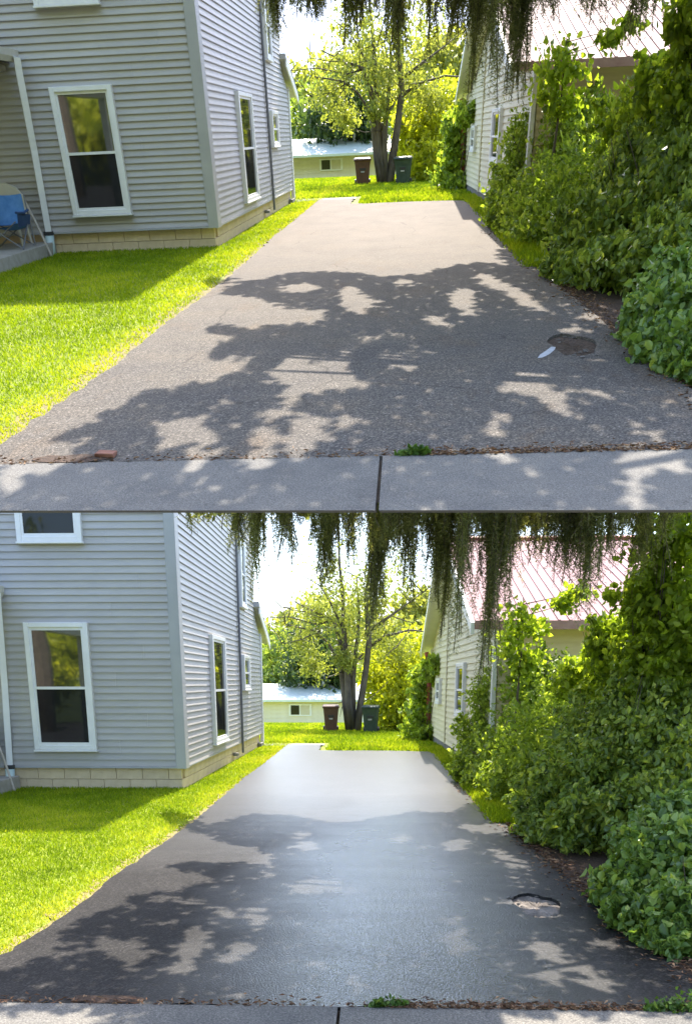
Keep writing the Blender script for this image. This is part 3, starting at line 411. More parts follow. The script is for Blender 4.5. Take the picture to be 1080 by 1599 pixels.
def grass(p):
    def blades(N, x0, x1, y0, y1, h, w, keep):
        u = rng.uniform(size=N); y = y0 * (y1 / y0) ** u; x = rng.uniform(x0, x1, N); P = np.stack([x, y], 1); P = P[keep(P)]
        n = len(P); sc = (.6 + P[:, 1] / 14)[:, None]
        z = np.where(P[:, 1] > 32, -1.15 * np.clip((P[:, 1] - 32) / 10, 0, 1) ** 2, 0)
        B = np.concatenate([P, z[:, None]], 1) * p.k
        a = rng.uniform(0, 2 * math.pi, n); s = np.stack([np.cos(a), np.sin(a), 0 * a], 1) * w * sc * p.k[0]
        lean = np.concatenate([rng.normal(size=(n, 2)) * .55, np.ones((n, 1))], 1) * h * rng.uniform(.5, 1.2, (n, 1)) * np.minimum(sc, 1.4)
        V = np.stack([B - s, B + s, B + lean], 1).reshape(-1, 3); F = np.arange(3 * n).reshape(-1, 3)
        patch = .48 + .2 * np.sin(P[:, 0] * 1.7 + 3 * np.sin(P[:, 1] * .6)) * np.cos(P[:, 1] * .9) + .16 * np.sin(P[:, 0] * 5.1 + 2 * np.sin(P[:, 1] * 2.3)) * np.sin(P[:, 1] * 3.7 + np.sin(P[:, 0] * 4)) + .3 * np.exp(-((P[:, 0] + 2.3) / .25) ** 2)
        return V, F, np.repeat(np.clip(patch + .2 * rng.normal(size=n), 0, 1), 3)
    def left(P):
        x, y = P[:, 0], P[:, 1]
        edge = -2.15 - np.abs(rng.normal(size=len(P))) * .11 + .02 * np.sin(y * 7)
        return (x < edge) & ~((x < -2.9) & (y > 12.86)) & ~((x < -5.48) & (y > 9.3)) & (y > p.joint + .01)
    def far(P):
        x, y = P[:, 0], P[:, 1]
        return ~((x > -2.2) & (x < -1.35) & (y < 21.9)) & ~((x < -2.9) & (y < 22.9)) & ~((x < -1.15) & (y < 22.95)) & ~((x > -1.4) & (x < 1.4) & (y < 20.2)) & (x < 1.75)
    def rightside(P): return (P[:, 0] > 1.42 + .05 * rng.normal(size=len(P)))
    m = leafmat(p, 'grass_blade', (.1, .17, .01), (.24, .33, .012), (.42, .44, .04), .4, .7, .08)
    raw = join(blades(230000, -8, -2.1, p.joint, 22.6, .03, .006, left), blades(60000, -4.6, 1.8, 19.6, 40, .07, .012, far), blades(12000, 1.35, 1.8, 9.5, 21, .08, .01, rightside))
    o = put(p, 'grass', None, m, raw=raw); tag(o, 'short bright green grass on the lawn beside the %s' % p.how, 'grass', kind='stuff')

# ------------------------------------------------------------------ houses
FRONT = (np.array([0, 12.84, 0.]), np.array([1., 0, 0]), np.array([0, -1., 0]))
SIDE = (np.array([-2.93, 0, 0.]), np.array([0, 1., 0]), np.array([1., 0, 0]))
def board(p, parent, fr, u0, u1, z, c, mat, butt=.023):
    o, u, n = fr
    pts = [(0, .012), (butt, 0), (butt * .92, .014), (butt * .5, c * .55), (.004, c + .006), (0, c + .012)]
    V = [o + u * a + n * d + np.array([0, 0, zz]) for a in (u0, u1) for d, zz in pts]
    k = len(pts); F = [tuple(range(k)), tuple(range(2 * k - 1, k - 1, -1))] + [(i, i + k, (i + 1) % k + k, (i + 1) % k) for i in range(k)]
    if np.cross(u, n)[2] > 0: F = [q[::-1] for q in F]
    b = o + u * u0
    return put(p, 'siding_board', MB().add([v + np.array([0, 0, z]) for v in V], F), mat, parent, pivot=(b[0], b[1], z))
def boards(p, parent, fr, spans, z0, c, n, mat, gap=None):
    """one mesh per distinct run, copied up the wall"""
    cache = {}
    for i in range(n):
        z = z0 + i * c
        for (u0, u1) in spans(z + c * .5):
            if u1 - u0 < .03: continue
            key = (round(u0, 3), round(u1, 3))
            if key in cache: b = fr[0] + fr[1] * u0; again(p, cache[key], parent, (b[0], b[1], z))
            else: cache[key] = board(p, parent, fr, u0, u1, z, c, mat)
def window(p, parent, fr, u0, u1, z0, z1, white, up, low, screen=True):
    t = .075 * (u1 - u0) / .96 if abs(fr[2][1]) > .5 else .1
    tz = .07; mb = MB()
    mb.wbox(fr, u0, u0 + t, z0, z1, 0, .085); mb.wbox(fr, u1 - t, u1, z0, z1, 0, .085)
    mb.wbox(fr, u0 + t, u1 - t, z1 - tz, z1, 0, .082); mb.wbox(fr, u0 + t, u1 - t, z0, z0 + tz, 0, .082)
    w = put(p, 'window', mb, white, parent, bevel=.006)
    zm = (z0 + z1) / 2; a, b = u0 + t, u1 - t; s = t * .45
    for nm, za, zb, d in (('upper_sash', zm - .03, z1 - tz, .062), ('lower_sash', z0 + tz, zm + .01, .072)):
        m2 = MB(); m2.wbox(fr, a, a + s, za, zb, .02, d); m2.wbox(fr, b - s, b, za, zb, .02, d); m2.wbox(fr, a + s, b - s, zb - .04, zb, .02, d - .002); m2.wbox(fr, a + s, b - s, za, za + .04, .02, d - .002)
        put(p, nm, m2, white, w)
    put(p, 'pane', MB().wbox(fr, a + s, b - s, zm + .008, z1 - tz - .038, .02, .05), up, w)
    put(p, 'pane', MB().wbox(fr, a + s, b - s, z0 + tz + .038, zm - .028, .02, .056), low, w)
    put(p, 'sill', MB().wbox(fr, u0 - .012, u1 + .012, z0 - .03, z0 - .002, 0, .1), white, w, bevel=.005)
    return w
def grey_house(p):
    sid = surf(p, 'grey_siding', (.415, .392, .368), (.465, .44, .415), 2.2, .5, .12, 30, (1, 1, 6), rand=.07, spec=.4)
    wal = surf(p, 'grey_wall', (.45, .455, .47), (.5, .505, .52), 3, .6)
    trim = surf(p, 'grey_trim', (.36, .36, .365), (.41, .41, .41), 3, .5)
    white = surf(p, 'white_vinyl', (.72, .71, .69), (.8, .79, .77), 5, .4)
    cream = surf(p, 'cream_metal', (.55, .52, .45), (.63, .6, .53), 6, .45)
    blk = surf(p, 'block_paint', (.62, .48, .31), (.74, .59, .4), 7, .85, .4, 40, rand=.07)
    up = glass(p, 'pane_glass', (.03, .035, .03), 2.7); low = glass(p, 'screened_glass', (.018, .02, .022), 1.35)
    H = p.house_h
    t = thing(p, 'grey_house', (-5.5, 17, 0), 'grey vinyl sided two storey house beside the %s' % p.how, 'house')
    put(p, 'wall', MB().box(-9, -2.95, 12.86, 21.2, .34, H), wal, t)
    put(p, 'rear_wall', MB().prism([(-2.955, 21.2, .34), (-2.955, 22.1, .34), (-2.955, 22.1, 2.78), (-2.955, 21.2, 3.2)], (0, 0, 0), (-5.5, 0, 0)), wal, t)
    put(p, 'foundation', MB().box(-9, -3.0, 12.9, 22.05, -1.2, .338), surf(p, 'mortar', (.54, .42, .28), (.62, .5, .34), 20, .9), t)
    # painted foundation blocks
    L = .41; src = None
    for r in range(2):
        zb = -.055 + r * .195
        for i in range(15):
            x = -2.975 - L * (i + 1) + (.2 if r else 0)
            if x + L > -2.97:
                put(p, 'foundation_block', MB().box(x + .006, -2.978, 12.868, 12.95, zb + .003, zb + .192), blk, t, bevel=.006); continue
            if src is None: src = put(p, 'foundation_block', MB().box(x + .003, x + L - .003, 12.868, 12.95, zb + .003, zb + .192), blk, t, pivot=(x, 12.868, zb), bevel=.006)
            else: again(p, src, t, (x, 12.868, zb))
        src2 = None
        for i in range(22):
            y = 12.87 + L * i + (.2 if r else 0)
            if y + L > 22.05: continue
            if src2 is None: src2 = put(p, 'foundation_block', MB().box(-3.06, -2.972, y + .003, y + L - .003, zb + .003, zb + .192), blk, t, pivot=(-3.0, y, zb), bevel=.006)
            else: again(p, src2, t, (-3.0, y, zb))
    def seam(a, b_, where):
        def f(z):
            q = where[int((z - .345) / .2) % len(where)]; return [(a, q - .0008), (q + .0008, b_)]
        return f
    boards(p, t, FRONT, seam(-9, -3.0, (-6.6, -3.9, -5.55, -3.45, -7.2)), .345, .1, 45, sid)
    def sp(z):
        e = 22.08 if z < 2.7 else (22.08 - (z - 2.7) / .4 * .85 if z < 3.1 else 21.2)
        q = (16.9, 14.3, 18.1, 15.0, 20.3)[int((z - .345) / .2) % 5]
        return [(12.9, q - .001), (q + .001, e)]
    boards(p, t, SIDE, sp, .345, .1, 45, sid)
    co = MB(); co.box(-3.04, -2.882, 12.79, 12.89, .31, H - .1); put(p, 'corner_trim', co, trim, t, bevel=.008)
    co = MB(); co.box(-2.94, -2.884, 12.89, 13.03, .312, H - .1); put(p, 'corner_trim', co, trim, t)
    put(p, 'corner_trim', MB().box(-2.97, -2.885, 22.0, 22.14, .1, 2.8), white, t)
    put(p, 'starter_strip', MB().box(-9, -3.03, 12.79, 12.85, .318, .343), trim, t)
    put(p, 'starter_strip', MB().box(-2.94, -2.9, 13.02, 22.0, .318, .343), trim, t)
    # roofs
    rf = surf(p, 'roof_shingle', (.1, .09, .1), (.16, .14, .15), 20, .9)
    put(p, 'roof', MB().prism([(-9.3, 12.5, H), (-2.6, 12.5, H), (-2.6, 21.6, H), (-9.3, 21.6, H)], (0, 0, 0), (0, 0, .18)), rf, t)
    put(p, 'rear_roof', MB().prism([(-2.78, 21.0, 3.36), (-2.78, 23.0, 2.6), (-2.78, 23.0, 2.72), (-2.78, 21.0, 3.48)], (0, 0, 0), (-5.6, 0, 0)), trim, t)
    put(p, 'rake_board', MB().prism([(-2.77, 21.05, 3.2), (-2.77, 23.02, 2.45), (-2.77, 23.02, 2.62), (-2.77, 21.05, 3.37)], (0, 0, 0), (-.03, 0, 0)), white, t)
    # windows
    wa, wb = (-5.11, -4.2) if p is UP else (-5.21, -4.25)
    window(p, t, FRONT, wa, wb, .6, 2.46, white, up, low)
    window(p, t, FRONT, wa + .03, wb + .02, 3.5 if p is UP else 3.57, 5.3, white, up, low)
    window(p, t, SIDE, 15.2, 16.55, .52, 2.42, white, up, low)
    window(p, t, SIDE, 18.85, 19.75, 1.45, 2.19, white, up, low)
    window(p, t, SIDE, 18.8, 19.5, 3.2, 4.55, white, up, low)
    put(p, 'conduit', MB().tube([(-2.88, 18.45, .1), (-2.88, 18.45, 2.2), (-2.88, 18.4, H - .4)], .028, 6), surf(p, 'dark_pipe', (.12, .12, .13), (.18, .18, .19), 5, .6), t)
    put(p, 'side_vent', MB().box(-2.96, -2.86, 17.6, 17.75, .1, .16).box(-2.96, -2.86, 21.4, 21.9, .02, .1), surf(p, 'path_concrete', (.16, .155, .15), (.24, .23, .22), 12, .9, .3), t)
    # porch
    put(p, 'porch_roof', MB().prism([(-5.62, 0, 2.93), (-9, 0, 4.0), (-9, 0, 3.85), (-5.62, 0, 2.8)], (0, 8, 0), (0, 12.83, 0)), rf, t)
    put(p, 'porch_soffit', MB().box(-9, -5.68, 8.05, 12.8, 2.7, 2.78), surf(p, 'soffit_paint', (.42, .38, .3), (.5, .46, .38), 5, .7), t)
    put(p, 'porch_beam', MB().box(-6.05, -5.85, 8.05, 12.3, 2.5, 2.69), cream, t)
    put(p, 'porch_post', MB().box(-6.02, -5.9, 8.1, 8.22, .2, 2.5), cream, t)
    g = put(p, 'gutter', MB().prism([(-5.42, 0, 2.96), (-5.6, 0, 2.96), (-5.6, 0, 2.82), (-5.47, 0, 2.8), (-5.43, 0, 2.87)], (0, 8, 0), (0, 12.74, 0)), cream, t)
    q = .07 if p is UP else 0
    d = put(p, 'downspout', MB().tube([(-5.47 + q, 12.6, 2.86), (-5.49 + q, 12.62, 2.7), (-5.56 + q, 12.72, 1.6), (-5.62 + q, 12.74, .36)], .062, 4, wob=0), white, t)
    put(p, 'strap', MB().tube([(-5.62 + q, 12.74, .37), (-5.622 + q, 12.74, .31)], .074, 8), surf(p, 'rubber', (.03, .03, .03), (.05, .05, .05), 5, .7), d)
    put(p, 'drain_boot', MB().tube([(-5.622 + q, 12.74, .31), (-5.625 + q, 12.72, .15), (-5.61 + q, 12.66, -.02)], [.07, .068, .06], 9), surf(p, 'pale_pvc', (.45, .58, .56), (.58, .68, .66), 5, .4), d, smooth=True)
    put(p, 'porch_floor', MB().box(-9, -5.5, 9.6, 12.79, -.05, .2), surf(p, 'porch_concrete', (.3, .27, .22), (.42, .38, .33), 6, .85, .3), t, bevel=.012)
    return t

def cream_house(p):
    vin = surf(p, 'cream_siding', (.62, .56, .35), (.7, .63, .42), 2.2, .55, .1, 30, (1, 1, 6), rand=.06)
    tan = surf(p, 'tan_siding', (.6, .5, .33), (.7, .59, .4), 2.2, .6, .1, 30, (1, 1, 6), rand=.08)
    white = surf(p, 'white_vinyl', (.72, .71, .69), (.8, .79, .77), 5, .4)
    roof = surf(p, 'pink_metal', (.22, .13, .14), (.27, .17, .18), 1.5, .75, .1, 8, spec=.2)
    red = surf(p, 'red_trim', (.28, .05, .05), (.36, .08, .07), 6, .5)
    up = glass(p, 'pane_glass', (.03, .035, .03), 2.7); low = glass(p, 'screened_glass', (.018, .02, .022), 1.35)
    c0 = np.array([1.9, 13.6, 0.]); c1 = np.array([1.6, 24.0, 0.]); u = (c1 - c0) / np.linalg.norm(c1 - c0); Lw = np.linalg.norm(c1 - c0)
    n = np.array([-u[1], u[0], 0]); GAB = (c0, u, n); FR = (c0, np.array([1., 0, 0]), np.array([0, -1., 0]))
    t = thing(p, 'cream_house', (5, 19, 0), 'cream sided house with pinkish metal roof behind the shrubs of the %s' % p.how, 'house')
    ze, zr, um = 2.5, 4.35, Lw / 2
    def gz(uu): return ze + (zr - ze) * (1 - abs(uu - um) / um)
    P = [c0 - n * .02 + u * a + np.array([0, 0, z]) for a, z in ((.02, -.2), (Lw - .02, -.2), (Lw - .02, ze), (um, zr), (.02, ze))]
    put(p, 'wall', MB().prism([tuple(q) for q in P], (0, 0, 0), (8, 0, 0)), vin, t)
    def sp(z):
        if z < ze: return [(.03, Lw - .03)]
        k = (z - ze) / (zr - ze) * um; return [(.03 + k, Lw - .03 - k)]
    boards(p, t, GAB, sp, .2, .125, 32, vin)
    boards(p, t, FR, lambda z: [(.04, 7.6)], .2, .125, 18, tan)
    put(p, 'foundation', MB().prism([tuple(c0 - n * .0 + u * a + n * d) for a, d in ((-.0, .004), (Lw, .004), (Lw, -.3), (0, -.3))], (0, 0, -.2), (0, 0, .19)), surf(p, 'dark_concrete', (.16, .15, .14), (.24, .23, .21), 9, .9, .3), t)
    put(p, 'corner_trim', MB().wbox(GAB, -.035, .09, .19, ze, -.02, .045), white, t)
    put(p, 'corner_trim', MB().wbox(GAB, 6.5, 6.62, .19, 3.2, .002, .04), vin, t)
    put(p, 'corner_trim', MB().wbox(GAB, Lw - .1, Lw + .03, .19, ze, -.02, .045), white, t)
    # roof: front slope, back slope, ribs
    y0, y1 = 13.15, 18.8; z0, z1 = 2.44, 4.42; x0, x1 = 1.5, 9.6
    ro = put(p, 'roof', MB().prism([(0, y0, z0), (0, y1, z1), (0, y1, z1 + .05), (0, y0, z0 + .05)], (x0, 0, 0), (x1, 0, 0)), roof, t)
    put(p, 'rear_slope', MB().prism([(0, y1, z1), (0, 24.4, z0), (0, 24.4, z0 + .05), (0, y1, z1 + .05)], (x0 - .15, 0, 0), (x1, 0, 0)), roof, t)
    src = None
    for i in range(48):
        x = x0 + .1 + i * .166
        if src is None: src = put(p, 'roof_rib', MB().prism([(0, y0 - .01, z0 + .045), (0, y1, z1 + .045), (0, y1, z1 + .068), (0, y0 - .01, z0 + .068)], (x - .018, 0, 0), (x + .018, 0, 0)), roof, ro, pivot=(x, y0, z0))
        else: again(p, src, ro, (x, y0, z0))
    put(p, 'ridge_cap', MB().tube([(x0 - .2, y1, z1 + .07), (x1, y1, z1 + .07)], .07, 6), red, ro)
    put(p, 'fascia', MB().box(x0, x1, y0 - .04, y0 - .005, z0 - .07, z0 + .055), surf(p, 'faded_red', (.3, .16, .15), (.4, .24, .22), 6, .6), t)
    put(p, 'rake_board', MB().prism([(0, y0 - .03, z0 - .14), (0, y1, z1 - .14), (0, y1, z1 + .03), (0, y0 - .03, z0 + .03)], (x0 - .06, 0, 0), (x0 - .005, 0, 0)), white, t)
    put(p, 'rake_board', MB().prism([(0, y1, z1 - .16), (0, 24.4, z0 - .16), (0, 24.4, z0 + .02), (0, y1, z1 + .02)], (x0 - .21, 0, 0), (x0 - .155, 0, 0)), white, t)
    put(p, 'soffit', MB().prism([(0, y1, z1 - .03), (0, 24.38, z0 - .03), (0, 24.38, z0 - .008), (0, y1, z1 - .008)], (x0 - .15, 0, 0), (1.9, 0, 0)), white, t)
    put(p, 'soffit', MB().prism([(0, y0 + .01, z0 - .03), (0, y1 - .01, z1 - .03), (0, y1 - .01, z1 - .008), (0, y0 + .01, z0 - .008)], (x0, 0, 0), (9.5, 0, 0)), white, t)
    window(p, t, GAB, 3.2, 4.4, .95, 1.98, white, up, low)
    window(p, t, GAB, 7.6, 8.5, 1.1, 1.7, white, up, low)
    put(p, 'downspout', MB().tube([(1.42, 23.7, 2.4), (1.5, 23.75, 2.0), (1.53, 23.8, .2)], .06, 5), red, t)
    return t

def shed(p):
    wall = surf(p, 'shed_siding', (.66, .6, .45), (.74, .68, .53), 3, .7)
    rf = surf(p, 'pale_green_roof', (.52, .6, .57), (.62, .68, .65), 2, .4)
    white = surf(p, 'white_vinyl', (.72, .71, .69), (.8, .79, .77), 5, .4)
    t = thing(p, 'long_shed', (-5, 47, -1.15), 'long low cream outbuilding with pale green roof beyond the lawn, %s view' % p.view, 'shed')
    put(p, 'wall', MB().box(-11, -.2, 45, 50, -1.3, .72), wall, t)
    fr = (np.array([0, 45, 0.]), np.array([1., 0, 0]), np.array([0, -1., 0]))
    boards(p, t, fr, lambda z: [(-11, -.2)], -1.15, .23, 8, wall)
    r = put(p, 'roof', MB().prism([(0, 44.5, .62), (0, 47.5, 1.42), (0, 50.5, .62), (0, 50.5, .74), (0, 47.5, 1.54), (0, 44.5, .74)], (-11.4, 0, 0), (.15, 0, 0)), rf, t)
    put(p, 'vent_pipe', MB().tube([(-2.75, 46.6, 1.0), (-2.75, 46.6, 2.0), (-2.75, 46.6, 2.0), (-2.75, 46.6, 2.15)], [.09, .09, .16, .14], 8), white, r)
    w = put(p, 'window', MB().wbox(fr, -4.5, -3.3, -.12, .5, 0, .07), white, t)
    put(p, 'pane', MB().wbox(fr, -4.4, -3.95, -.05, .43, .06, .085), glass(p, 'screened_glass', (.018, .02, .022), 1.35), w)
    put(p, 'pane', MB().wbox(fr, -3.88, -3.4, -.05, .43, .06, .085), surf(p, 'blind', (.5, .45, .32), (.58, .52, .4), 4, .6), w)
    put(p, 'door', MB().wbox(fr, -1.05, -.45, -1.2, .5, 0, .06), white, t)

# ------------------------------------------------------------------ small things
def wheelie_bin(p, x, y, rz, cols, label):
    m = surf(p, cols[0], cols[1], cols[2], 8, .5, .1, 20)
    t = thing(p, 'wheelie_bin', (x, y, 0), label, 'bin', 'wheeled bins under the yard tree, %s view' % p.view)
    t.rotation_mode = 'XYZ'; t.matrix_world = mat4(p, (x, y, 0)) @ Matrix.Rotation(rz, 4, 'Z')
    def I(mb): mb.V = [v + np.array([x, y, 0]) for v in mb.V]; return mb
    w0, d0, w1, d1 = .19, .2, .255, .28
    mb = MB(); V = []
    for w, d, z in ((w0, d0, .05), (w0 + .045, d0 + .05, .6), (w1, d1, .78), (w1 + .02, d1 + .02, .785), (w1 + .02, d1 + .02, .82)):
        V += [(-w, -d, z), (w, -d, z), (w, d, z), (-w, d, z)]
    F = [(3, 2, 1, 0), (16, 17, 18, 19)] + [(i * 4 + j, i * 4 + (j + 1) % 4, i * 4 + 4 + (j + 1) % 4, i * 4 + 4 + j) for i in range(4) for j in range(4)]
    put(p, 'body', I(mb.add(V, F)), m, t, iso=True, bevel=.012)
    mb = MB().add([(-.285, -.33, .825), (.285, -.33, .825), (.285, .29, .84), (-.285, .29, .84), (-.25, -.29, .87), (.25, -.29, .87), (.25, .24, .895), (-.25, .24, .895)], [(3, 2, 1, 0), (4, 5, 6, 7), (0, 1, 5, 4), (1, 2, 6, 5), (2, 3, 7, 6), (3, 0, 4, 7)])
    lid = put(p, 'lid', I(mb), m, t, iso=True, bevel=.01)
    put(p, 'handle', I(MB().tube([(-.2, .29, .8), (-.2, .36, .83), (.2, .36, .83), (.2, .29, .8)], .015, 6)), m, t, iso=True)
    for s in (-1, 1):
        put(p, 'wheel', I(MB().tube([(s * .2, .2, .1), (s * .26, .2, .1)], .1, 14)), surf(p, 'rubber', (.03, .03, .03), (.05, .05, .05), 5, .7), t, iso=True)
    put(p, 'grip_bar', I(MB().box(-.1, .1, -.285, -.262, .5, .56)), surf(p, 'bin_recess', (.02, .02, .02), (.03, .03, .03), 5, .6), t, iso=True)
    put(p, 'emblem', I(MB().box(-.06, .06, -.275, -.256, .42, .47)), surf(p, 'emblem_grey', (.25, .26, .26), (.3, .3, .3), 5, .6), t, iso=True)

def camp_chair(p):
    x, y = (-5.84 if p is UP else -5.98), 12.0
    t = thing(p, 'camping_chair', (x, y, .2), 'blue fabric folding camping chair on the porch, %s view' % p.view, 'chair')
    blue = surf(p, 'blue_canvas', (.07, .2, .45), (.13, .3, .58), 6, .8, .3, 50); navy = surf(p, 'navy_canvas', (.02, .05, .13), (.04, .08, .18), 6, .8)
    steel = surf(p, 'grey_steel', (.12, .12, .13), (.2, .2, .21), 6, .4)
    def sheet(f, nu=10, nv=10):
        V = [f(i / nu, j / nv) for j in range(nv + 1) for i in range(nu + 1)]; V += [(a, b + .02, c - .01) for a, b, c in V]; k = (nu + 1) * (nv + 1)
        F = []
        for j in range(nv):
            for i in range(nu):
                a = j * (nu + 1) + i; F += [(a, a + 1, a + nu + 2, a + nu + 1), (a + k, a + nu + 1 + k, a + nu + 2 + k, a + 1 + k)]
        return MB().add(V, F)
    put(p, 'backrest', sheet(lambda a, b: (x + (a - .5) * (.5 - .06 * b), y + .2 + .1 * b - .1 * (1 - (2 * a - 1) ** 2) * (1 - b) + .05 * (1 - (2 * a - 1) ** 2), .55 + .45 * b - .02 * (1 - (2 * a - 1) ** 2) * b)), blue, t, iso=True, smooth=True)
    put(p, 'seat', sheet(lambda a, b: (x + (a - .5) * .52, y - .25 + .47 * b, .6 - .07 * b - .06 * (1 - (2 * a - 1) ** 2))), blue, t, iso=True, smooth=True)
    for s in (-1, 1):
        put(p, 'side_panel', sheet(lambda a, b: (x + s * (.27 + .03 * b), y - .24 + .5 * a, .55 + .2 * b * (1 - .3 * a))), navy, t, iso=True, smooth=True)
        put(p, 'leg', MB().tube([(x + s * .28, y - .27, .215), (x - s * .24, y - .22, .62)], .012, 6), steel, t, iso=True)
        put(p, 'leg', MB().tube([(x + s * .28, y + .27, .215), (x - s * .24, y + .2, .6)], .012, 6), steel, t, iso=True)
        put(p, 'leg', MB().tube([(x + s * .28, y - .27, .215), (x + s * .26, y + .26, .62)], .012, 6), steel, t, iso=True)
        put(p, 'back_post', MB().tube([(x + s * .28, y + .27, .215), (x + s * .27, y + .27, .98)], .012, 6), steel, t, iso=True)
        put(p, 'armrest', MB().tube([(x + s * .29, y + .25, .76), (x + s * .31, y, .73), (x + s * .29, y - .26, .75)], .02, 6), navy, t, iso=True)
    # cream patio chair behind
    x, y = -6.1, 12.5
    t = thing(p, 'patio_chair', (x, y, .2), 'cream patio chair with rounded back behind the blue chair, %s view' % p.view, 'chair')
    cr = surf(p, 'cream_plastic', (.5, .47, .38), (.58, .55, .46), 5, .5)
    prof = [(x - .34, 0, .6), (x + .34, 0, .6), (x + .33, 0, .95), (x + .25, 0, 1.08), (x + .1, 0, 1.15), (x - .1, 0, 1.15), (x - .25, 0, 1.08), (x - .33, 0, .95)]
    put(p, 'backrest', MB().prism(prof, (0, y + .15, 0), (0, y + .19, 0)), cr, t, iso=True, bevel=.01)
    put(p, 'seat', MB().box(x - .32, x + .32, y - .25, y + .16, .55, .6), cr, t, iso=True, bevel=.01)
    for sx in (-1, 1):
        for sy in (-1, 1): put(p, 'leg', MB().tube([(x + sx * .3, y - .03 + sy * .2, .2), (x + sx * .28, y - .03 + sy * .17, .56)], .022, 6), cr, t, iso=True)

def details(p):
    wood = surf(p, 'pale_wood', (.4, .34, .27), (.52, .46, .38), 8, .7)
    o = put(p, 'stick', MB().tube([(-5.44, 12.42, .0), (-5.62, 12.55, .5), (-5.82, 12.7, .95)], .018, 6), wood, base=(-5.44, 12.42, 0)); tag(o, 'pale stick leaning by the downspout, %s view' % p.view, 'stick')
    camp_chair(p)
    wheelie_bin(p, -1.43, 28.2, .06, ('brown_plastic', (.07, .033, .022), (.1, .05, .034)), 'dark brown wheeled bin left of the yard tree, %s view' % p.view)
    wheelie_bin(p, -.1, 27.6, -.1, ('green_grey_plastic', (.022, .04, .032), (.038, .062, .05)), 'dark grey green wheeled bin right of the yard tree, %s view' % p.view)
    # blue bucket under the shrubs
    bx, by = (1.98, 6.45)
    t = thing(p, 'bucket', (bx, by, 0), 'blue plastic bucket half hidden under the shrubs, %s view' % p.view, 'bucket')
    bl = surf(p, 'blue_plastic', (.02, .07, .3), (.03, .1, .4), 5, .4)
    put(p, 'body', MB().lathe([(.085, .0), (.115, .22), (.12, .22), (.12, .24), (.108, .24), (.08, .03)], (bx, by, .03), 16), bl, t, iso=True, smooth=True)
    put(p, 'handle', MB().tube([(bx - .12, by, .25), (bx - .08, by - .09, .2), (bx, by - .13, .17), (bx + .08, by - .09, .2), (bx + .12, by, .25)], .005, 5), surf(p, 'grey_steel', (.12, .12, .13), (.2, .2, .21), 6, .4), t, iso=True)
    # pothole with broken rim
    cx, cy = (1.24, 5.78) if p is UP else (1.2, 5.88)
    t = thing(p, 'pothole', (cx, cy, .016), ('leaf filled pothole with white painted streak in the dry driveway' if p is UP else 'patched oval pothole with blotchy pale floor in the sealed driveway'), 'pothole')
    fl = surf(p, 'hole_dirt', (.02, .013, .009), (.11, .07, .045), 22, .95, .8, 60) if p is UP else surf(p, 'hole_pale', (.03, .026, .024), (.34, .29, .25), 4, .9, .6, 60)  # lower place: floor colour blotched from dark to pale
    hole = [np.array([cx, cy]) + (q - np.array([cx, cy])) * 1.06 for q in p.hole]; n = len(hole); V = []; F = []
    for k, s in enumerate((1, .75, .5, .25)):
        for q in hole: V.append((cx + (q[0] - cx) * s, cy + (q[1] - cy) * s, .006 + .014 * rng.uniform() * (k > 0)))
        if k: F += [((k - 1) * n + i, (k - 1) * n + (i + 1) % n, k * n + (i + 1) % n, k * n + i) for i in range(n)]
    V.append((cx, cy, .01)); F += [(3 * n + i, 3 * n + (i + 1) % n, 4 * n) for i in range(n)]
    put(p, 'floor', MB().add(V, F), fl, t)
    rb = surf(p, 'rubble', (.06, .055, .05), (.2, .18, .16), 30, .9, .6, rand=.3)
    for i in range(26):
        a = rng.uniform(0, 2 * math.pi); q = rng.uniform(.5, 1.25); s_ = rng.uniform(.008, .026); x = cx + .165 * q * math.cos(a); y = cy + .34 * q * math.sin(a); z = .033 if q > 1.02 else .014
        if x < cx - .08 and y < cy - .02: continue
        ic = np.array([(0, 0, 1), (.9, 0, .3), (.28, .85, .3), (-.72, .53, .3), (-.72, -.53, .3), (.28, -.85, .3), (0, 0, -.3)]) + rng.normal(size=(7, 3)) * .16
        put(p, 'stone', MB().add(ic * s_ * np.array([1, 1.2, .6]) + np.array([x, y, z]), [(0, 1, 2), (0, 2, 3), (0, 3, 4), (0, 4, 5), (0, 5, 1), (6, 2, 1), (6, 3, 2), (6, 4, 3), (6, 5, 4), (6, 1, 5)]), rb, t)
    if p is UP:
        o = put(p, 'paint_streak', MB().add([(.93, 5.40, .0362), (.965, 5.41, .0362), (1.03, 5.5, .0362), (1.085, 5.62, .0362), (1.105, 5.7, .0362), (1.075, 5.71, .0362), (1.02, 5.6, .0362), (.96, 5.49, .0362)], [tuple(range(8))]), surf(p, 'white_paint', (.3, .31, .33), (.5, .51, .53), 30, .8), t)
    # crumbled edge by the pavement with bricks
    bm = surf(p, 'brick_red', (.2, .08, .05), (.33, .15, .1), 10, .9, .5, 50)
    y0 = p.joint
    spots = [(-2.28, y0 + .14, .3, 'broken red brick at the left end of the driveway joint, upper view'), (-1.55, y0 + .1, -.15, 'brick fragment in the crumbled driveway edge, upper view')] if p is UP else []
    for (x, y, a, lab) in spots:
        mb = MB().box(-.05, .05, -.03, .03, 0, .03); V = mb.verts() + rng.normal(size=(8, 3)) * .006
        V = np.stack([V[:, 0] * math.cos(a) - V[:, 1] * math.sin(a) + x, V[:, 0] * math.sin(a) + V[:, 1] * math.cos(a) + y, V[:, 2] + .03], 1); mb.V = [V]
        tag(put(p, 'brick', mb, bm, base=(x, y, .03), bevel=.008), lab, 'brick', 'loose bricks along the joint')
    dx0, dx1 = (-1.95, -1.5) if p is UP else (-1.55, -1.15)
    V = [((dx0 + dx1) / 2, y0 + .06, .0365)]; n = 26
